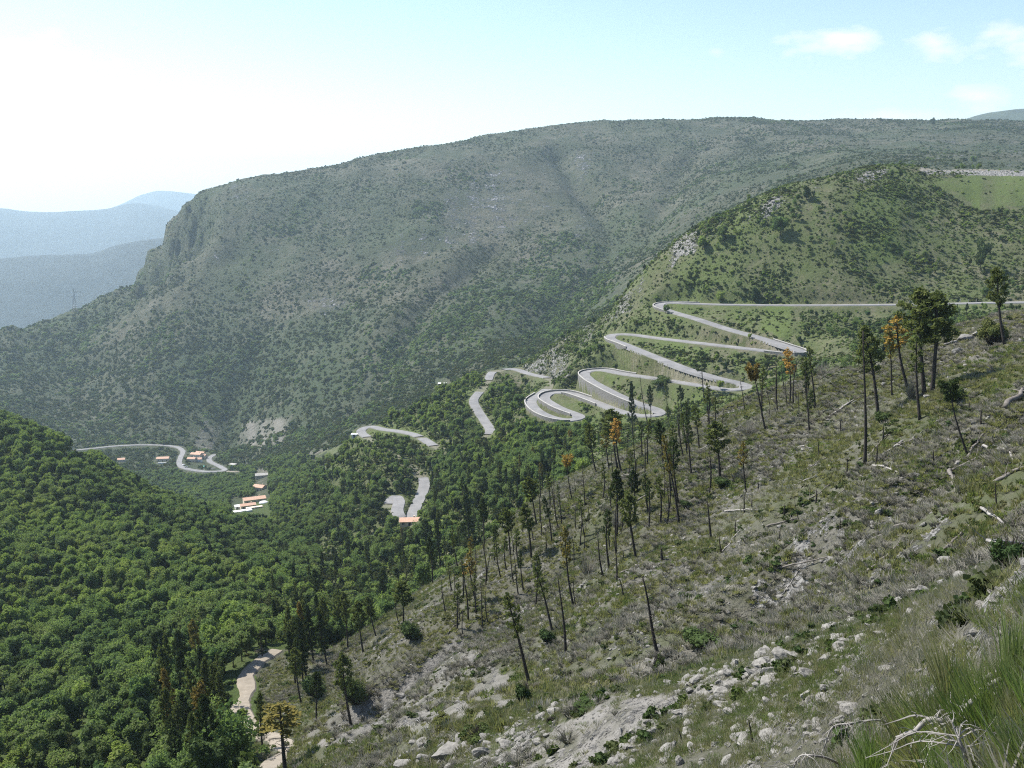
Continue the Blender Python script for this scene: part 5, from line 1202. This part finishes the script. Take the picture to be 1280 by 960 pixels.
res = name_all(range(len(bp)), [q[0] for q in bp], [q[1] for q in bp], lambda i: ['spiky green broom bush', 'grass green broom bush', 'dry olive broom bush'][i % 3], [(1270, 860, 'against the right edge'), (1270, 950, 'in the bottom right corner'), (1190, 900, 'behind the knotted branch'), (1180, 960, 'below the knotted branch'), (1110, 960, 'by the arched branches')])
for i in range(len(bp)): tag(bo[i], res[i][0], 'bush', 'broom bushes of the lower right corner')
def deadbranch(pts, r0, lb, seed, twigs=16, down=True):
    """pts: photo points with height above the ground there; an arching bleached branch with hanging twigs"""
    base = hit(pts[0][0], pts[0][1], 3); rb = math.hypot(base[0], base[1])
    P_ = np.array([P3(x, y, max(rb, 3) * .86 + dr) for x, y, dr in pts]); P_[0] = base * .5 + P_[0] * .5; P_ = catmull(P_, 5); g_ = np.random.default_rng(seed)
    b = MB(); b.tube(P_, np.linspace(r0, r0 * .35, len(P_)), 6); o = ob('dead_branch', b.me('dead_branch', [M_DEAD], True)); tag(o, lb, 'dead branch')
    t = MB()
    for k in range(twigs):
        i = g_.integers(2, len(P_)); s_ = P_[i]; d = np.array([g_.normal(-.2, .6), g_.normal(0, .6), g_.uniform(-1.3, -.2) if down and g_.random() < .75 else g_.uniform(.1, .7)]); l = g_.uniform(.08, .36)
        m1 = s_ + d * l * .4 + np.array([g_.normal(-.05, .03), g_.normal(0, .03), .07]) * l * 2; e_ = s_ + d * l + np.array([-.12, 0, -.25]) * l
        tq = catmull(np.array([s_, m1, (m1 + e_) / 2 + g_.normal(0, .03, 3) * l, e_]), 3); t.tube(tq, np.linspace(r0 * .3, r0 * .07, len(tq)), 4, False)
        for q in range(2):
            w_ = m1 + g_.normal(0, .3, 3) * l * np.array([1, 1, .8]); t.tube([m1, (m1 + w_) / 2 + g_.normal(0, .05, 3) * l, w_], [r0 * .16, r0 * .1, r0 * .05], 3, False)
    ob('twig', t.me('twig', [M_DEAD]), o)
deadbranch([(1262,846,0),(1232,862,-.1),(1205,888,-.2),(1192,912,-.3),(1190,935,-.3)], .035, 'long arching bleached branch over the broom in the lower right corner', 1)
deadbranch([(1216,910,0),(1185,903,-.1),(1160,900,-.15),(1142,915,-.2),(1120,922,-.25)], .04, 'thick pale knotted branch ending in a rounded stub, lower right', 2)
deadbranch([(1166,900,0),(1150,912,0),(1138,935,-.1),(1124,962,-.1)], .022, 'thin pale branch hanging from the knotted one', 3, 10)
deadbranch([(1240,842,0),(1238,852,0),(1233,880,0)], .035, 'short bent pale branch in the arch at the right edge', 4, 4)
deadbranch([(1250,840,0),(1222,862,-.05),(1234,876,-.05)], .04, 'crooked whitish branch piece at the right edge of the broom', 14, 5)
deadbranch([(1088,900,0),(1062,905,-.1),(1042,908,-.15),(1030,935,-.2)], .028, 'arched bleached branch left of the broom', 5, 22)
deadbranch([(1050,955,0),(1020,945,-.1),(1000,945,-.15),(990,965,-.2)], .024, 'low arched branch at the bottom edge left of the broom', 6, 16)
deadbranch([(1115,910,0),(1095,900,0),(1070,902,0)], .018, 'thin forked twig behind the arched bleached branch', 7, 12)
deadbranch([(1202,935,0),(1188,950,0),(1178,968,-.1)], .028, 'pale branch crossing the bottom right corner', 8, 18)
deadbranch([(1230,960,0),(1205,940,-.1),(1197,920,-.1)], .02, 'grey twisted branch rising at the bottom right corner', 9, 14)

# ------------------------------------------------------------------ hamlet, villa, hut, pylon, walls beside the road
def house(px, py, w, d, h, rot, lb, wall_m=M_PLAST, roof_m=M_TILE, roof='gable', nwin=3, rh=1.6, name='house', z0=0.):
    p = hit(px, py, 60); e = bpy.data.objects.new(name, None); COL.objects.link(e); e.location = (p[0], p[1], p[2] + z0); e.rotation_euler = (0, 0, rot); tag(e, lb, 'house')
    b = MB(); b.box((0, 0, h / 2 - 2), (w, d, h + 4))
    ob('wall', b.me('wall', [wall_m]), e)
    b = MB(); ew, ed = w / 2 + .45, d / 2 + .45
    if roof == 'gable':
        V = [(-ew, -ed, h + .02), (ew, -ed, h + .02), (ew, ed, h + .02), (-ew, ed, h + .02), (-ew, 0, h + rh), (ew, 0, h + rh)]
        b.add(V, [(0, 1, 5, 4), (2, 3, 4, 5), (1, 2, 5), (3, 0, 4), (3, 2, 1, 0)])
    else: b.box((0, 0, h + .14), (ew * 2, ed * 2, .25))
    rf = ob('roof', b.me('roof', [roof_m]), e)
    if roof == 'gable' and w > 7:
        b = MB(); b.box((w * .25, d * .12, h + rh), (.7, .6, 1.2)); ob('chimney', b.me('chimney', [wall_m]), rf)
    for k in range(nwin):
        x = -w / 2 + w * (k + .5) / nwin; b = MB()
        if k == nwin // 2: b.box((x, -d / 2 - .02, 1.05), (1.1, .08, 2.1)); ob('door', b.me('door', [M_BARK]), e)
        else: b.box((x, -d / 2 - .02, 1.7), (1.1, .08, 1.2)); ob('window', b.me('window', [M_DARKW]), e)
    return e
house(204, 576, 15, 9, 4, .15, 'low house with cream walls and orange roof inside the road bend of the hamlet')
house(246, 572, 14, 9, 5.5, -.2, 'largest hamlet house with terracotta roof beside the hairpin, rear one')
house(254, 573, 9, 8, 4.5, -.25, 'hamlet house with terracotta roof, right one of the row by the hairpin')
house(247, 577, 11, 7, 4, .1, 'front hamlet house with dark openings facing the road', M_WHITE)
house(240, 577, 10, 7, 4.5, -.1, 'pinkish hamlet house at the left end of the row by the hairpin')
house(251, 569.5, 12, 7, 4.5, -.3, 'pinkish hamlet house at the back of the row by the hairpin')
house(152, 577, 9, 7, 3.5, .2, 'small pale house peeping out of the wood on the far left of the hamlet')
house(291, 583, 8, 6, 3, -.4, 'small white shed right of the hamlet road', M_WHITE, M_CONC, 'flat')
house(328, 597, 14, 7, 3.5, .25, 'pale house at the bend of the lane above the villa', M_PLAST, M_CONC, 'gable')
house(325, 613, 10, 8, 4, -.35, 'terracotta roofed house between the lane and the big villa')
house(318, 628, 17, 8, 3.6, .42, 'long orange roofed upper wing of the big villa', rh=1.3)
house(310, 635, 11, 6, 3.2, .42, 'orange roofed front wing of the big villa, facing the terrace', M_PLAST, rh=1.1, z0=-.3)
house(299, 636, 6, 5, 2.4, .42, 'white flat roofed annex at the left end of the big villa', M_WHITE, M_WHITE, 'flat', 2)
house(512, 656, 9, 6, 2.6, .1, 'lone orange roofed building at the foot of the lowest hairpin', rh=1.1)
house(553, 482, 9, 5, 2.6, .05, 'small hut with white roof and reddish wall alone on the lower mountain', simple('red_brown_wall', (.28, .12, .09)), M_WHITE, 'flat')
house(443, 546, 3.2, 2.6, 1.8, .0, 'tiny white hut left of the road bend below the mountain', M_WHITE, M_WHITE, 'flat', 1)
def slab(name, px, py, w, d, h, rot, mt, lb, cat, z0=0.):
    p = hit(px, py, 60); b = MB(); b.box((0, 0, h / 2 - 1.5), (w, d, h + 3)); o = ob(name, b.me(name, [mt])); o.location = (p[0], p[1], p[2] + z0); o.rotation_euler = (0, 0, rot); tag(o, lb, cat)
slab('terrace', 303, 640, 13, 4, 1.2, .45, M_WHITE, 'white stone terrace below the big villa', 'terrace')
slab('terrace', 318, 636, 12, 3, 1.6, .45, M_PLAST, 'cream stepped terrace along the front of the big villa', 'terrace')
slab('swimming_pool', 253, 583, 7, 4, .4, 0, M_POOL, 'turquoise pool on the lawn inside the hamlet hairpin', 'pool')
slab('garden_wall', 263, 586, 11, 1, .8, .1, M_CONC, 'low pale wall in the lawn of the hamlet hairpin', 'wall')
slab('garden_wall', 205, 579.5, 15, .8, 1.4, .0, M_WHITE, 'white wall in front of the low orange roofed house', 'wall')
slab('garden_wall', 298, 586, 9, .8, 1.4, .3, M_CONC, 'pale wall climbing right of the hamlet road', 'wall')
p = hit(330, 629, 60); b = MB(); v_ = IC2[0] * np.array([4.2, 3., 2.0]); v_[:, 2] = np.maximum(v_[:, 2], -.3); b.add(v_, IC2[1]); o = ob('greenhouse_tent', b.me('greenhouse_tent', [M_WHITE], True)); o.location = p; tag(o, 'bright white dome tent right of the big villa', 'tent')
def car(px, py, rot, mt, lb):
    p = hit(px, py, 60); e = bpy.data.objects.new('parked_car', None); COL.objects.link(e); e.location = (p[0], p[1], p[2] + .45); e.rotation_euler = (0, 0, rot); tag(e, lb, 'car')
    b = MB(); b.box((0, 0, .62), (4.2, 1.7, .62), top=.96); b.box((-.15, 0, 1.18), (2.3, 1.5, .5), top=.8); ob('body', b.me('body', [mt]), e)
    b = MB(); b.box((-.15, 0, 1.2), (2.2, 1.56, .32), top=.84); ob('window', b.me('window', [M_DARKW]), e)
    for sx in (-1.3, 1.3):
        for sy in (-.8, .8):
            b = MB(); b.tube([(sx, sy - .1, .32), (sx, sy + .1, .32)], .32, 10); ob('wheel', b.me('wheel', [M_CHAR]), e)
car(229.5, 582, 1.2, M_WHITE, 'white car parked at the outer bend of the hamlet road')
car(233, 584.5, .6, M_STEEL, 'grey car parked next to the white one at the hamlet bend')
def pylon(px, py, H, lb):
    p = hit(px, py, 60); e = bpy.data.objects.new('power_pylon', None); COL.objects.link(e); e.location = p; tag(e, lb, 'pylon')
    for sx in (-1, 1):
        for sy in (-1, 1):
            b = MB(); b.tube([(sx * 4, sy * 4, -1), (sx * 1.2, sy * 1.2, H * .62), (sx * .5, sy * .5, H)], [.35, .3, .2], 4); ob('leg', b.me('leg', [M_STEEL]), e)
    b = MB()
    for k in range(7):
        z0 = H * .62 * k / 7; z1 = H * .62 * (k + 1) / 7; w0 = 4 - 2.8 * k / 7; w1 = 4 - 2.8 * (k + 1) / 7
        for s in (-1, 1): b.tube([(-w0, s * w0, z0), (w1, s * w1, z1)], .13, 3); b.tube([(w0, s * w0, z0), (-w1, s * w1, z1)], .13, 3); b.tube([(s * w0, -w0, z0), (s * w1, w1, z1)], .13, 3)
    ob('lattice', b.me('lattice', [M_STEEL]), e)
    for z in (.66, .84): b = MB(); b.box((0, 0, H * z), (H * .62, .9, .9)); ob('cross_arm', b.me('cross_arm', [M_STEEL]), e)
pylon(94, 389, 46, 'tall lattice power pylon on the far left shoulder of the mountain')
# marker posts and parapet stones on the upper road
for k, x in enumerate([1100, 1112, 1124, 1140, 1178, 1190, 1202, 1214, 1226]):
    i = qi(Q1, (x, 378.5)); q = Q1[i]; b = MB(); b.box((0, 0, .7), (.22, .22, 1.8)); o = ob('fence_post', b.me('fence_post', [M_DEAD])); o.location = (q[0], q[1] + HALF + .8, q[2]); tag(o, ['leftmost', 'second from left', 'third from left', 'fourth from left', 'fifth from left', 'fourth from right', 'third from right', 'second from right', 'rightmost'][k] + ' grey post on the uphill edge of the straight upper road', 'post', 'posts along the upper road')


# ------------------------------------------------------------------ haze (air)
hz = MB(); hz.box((0, 8500, (-770 + 436) / 2), (50200, 18800, 770 + 436))
m, t, o = mat('haze_air'); g = G(t); pv = g.n('ShaderNodeVolumePrincipled')
pv.inputs['Color'].default_value = (.67, .86, 1.0, 1); pv.inputs['Density'].default_value = 0.76e-4; pv.inputs['Anisotropy'].default_value = 0.35
g.l(pv.outputs[0], o.inputs['Volume'])
tag(ob('haze', hz.me('haze', [m])), 'thin bluish haze filling the valley air', kind='stuff')
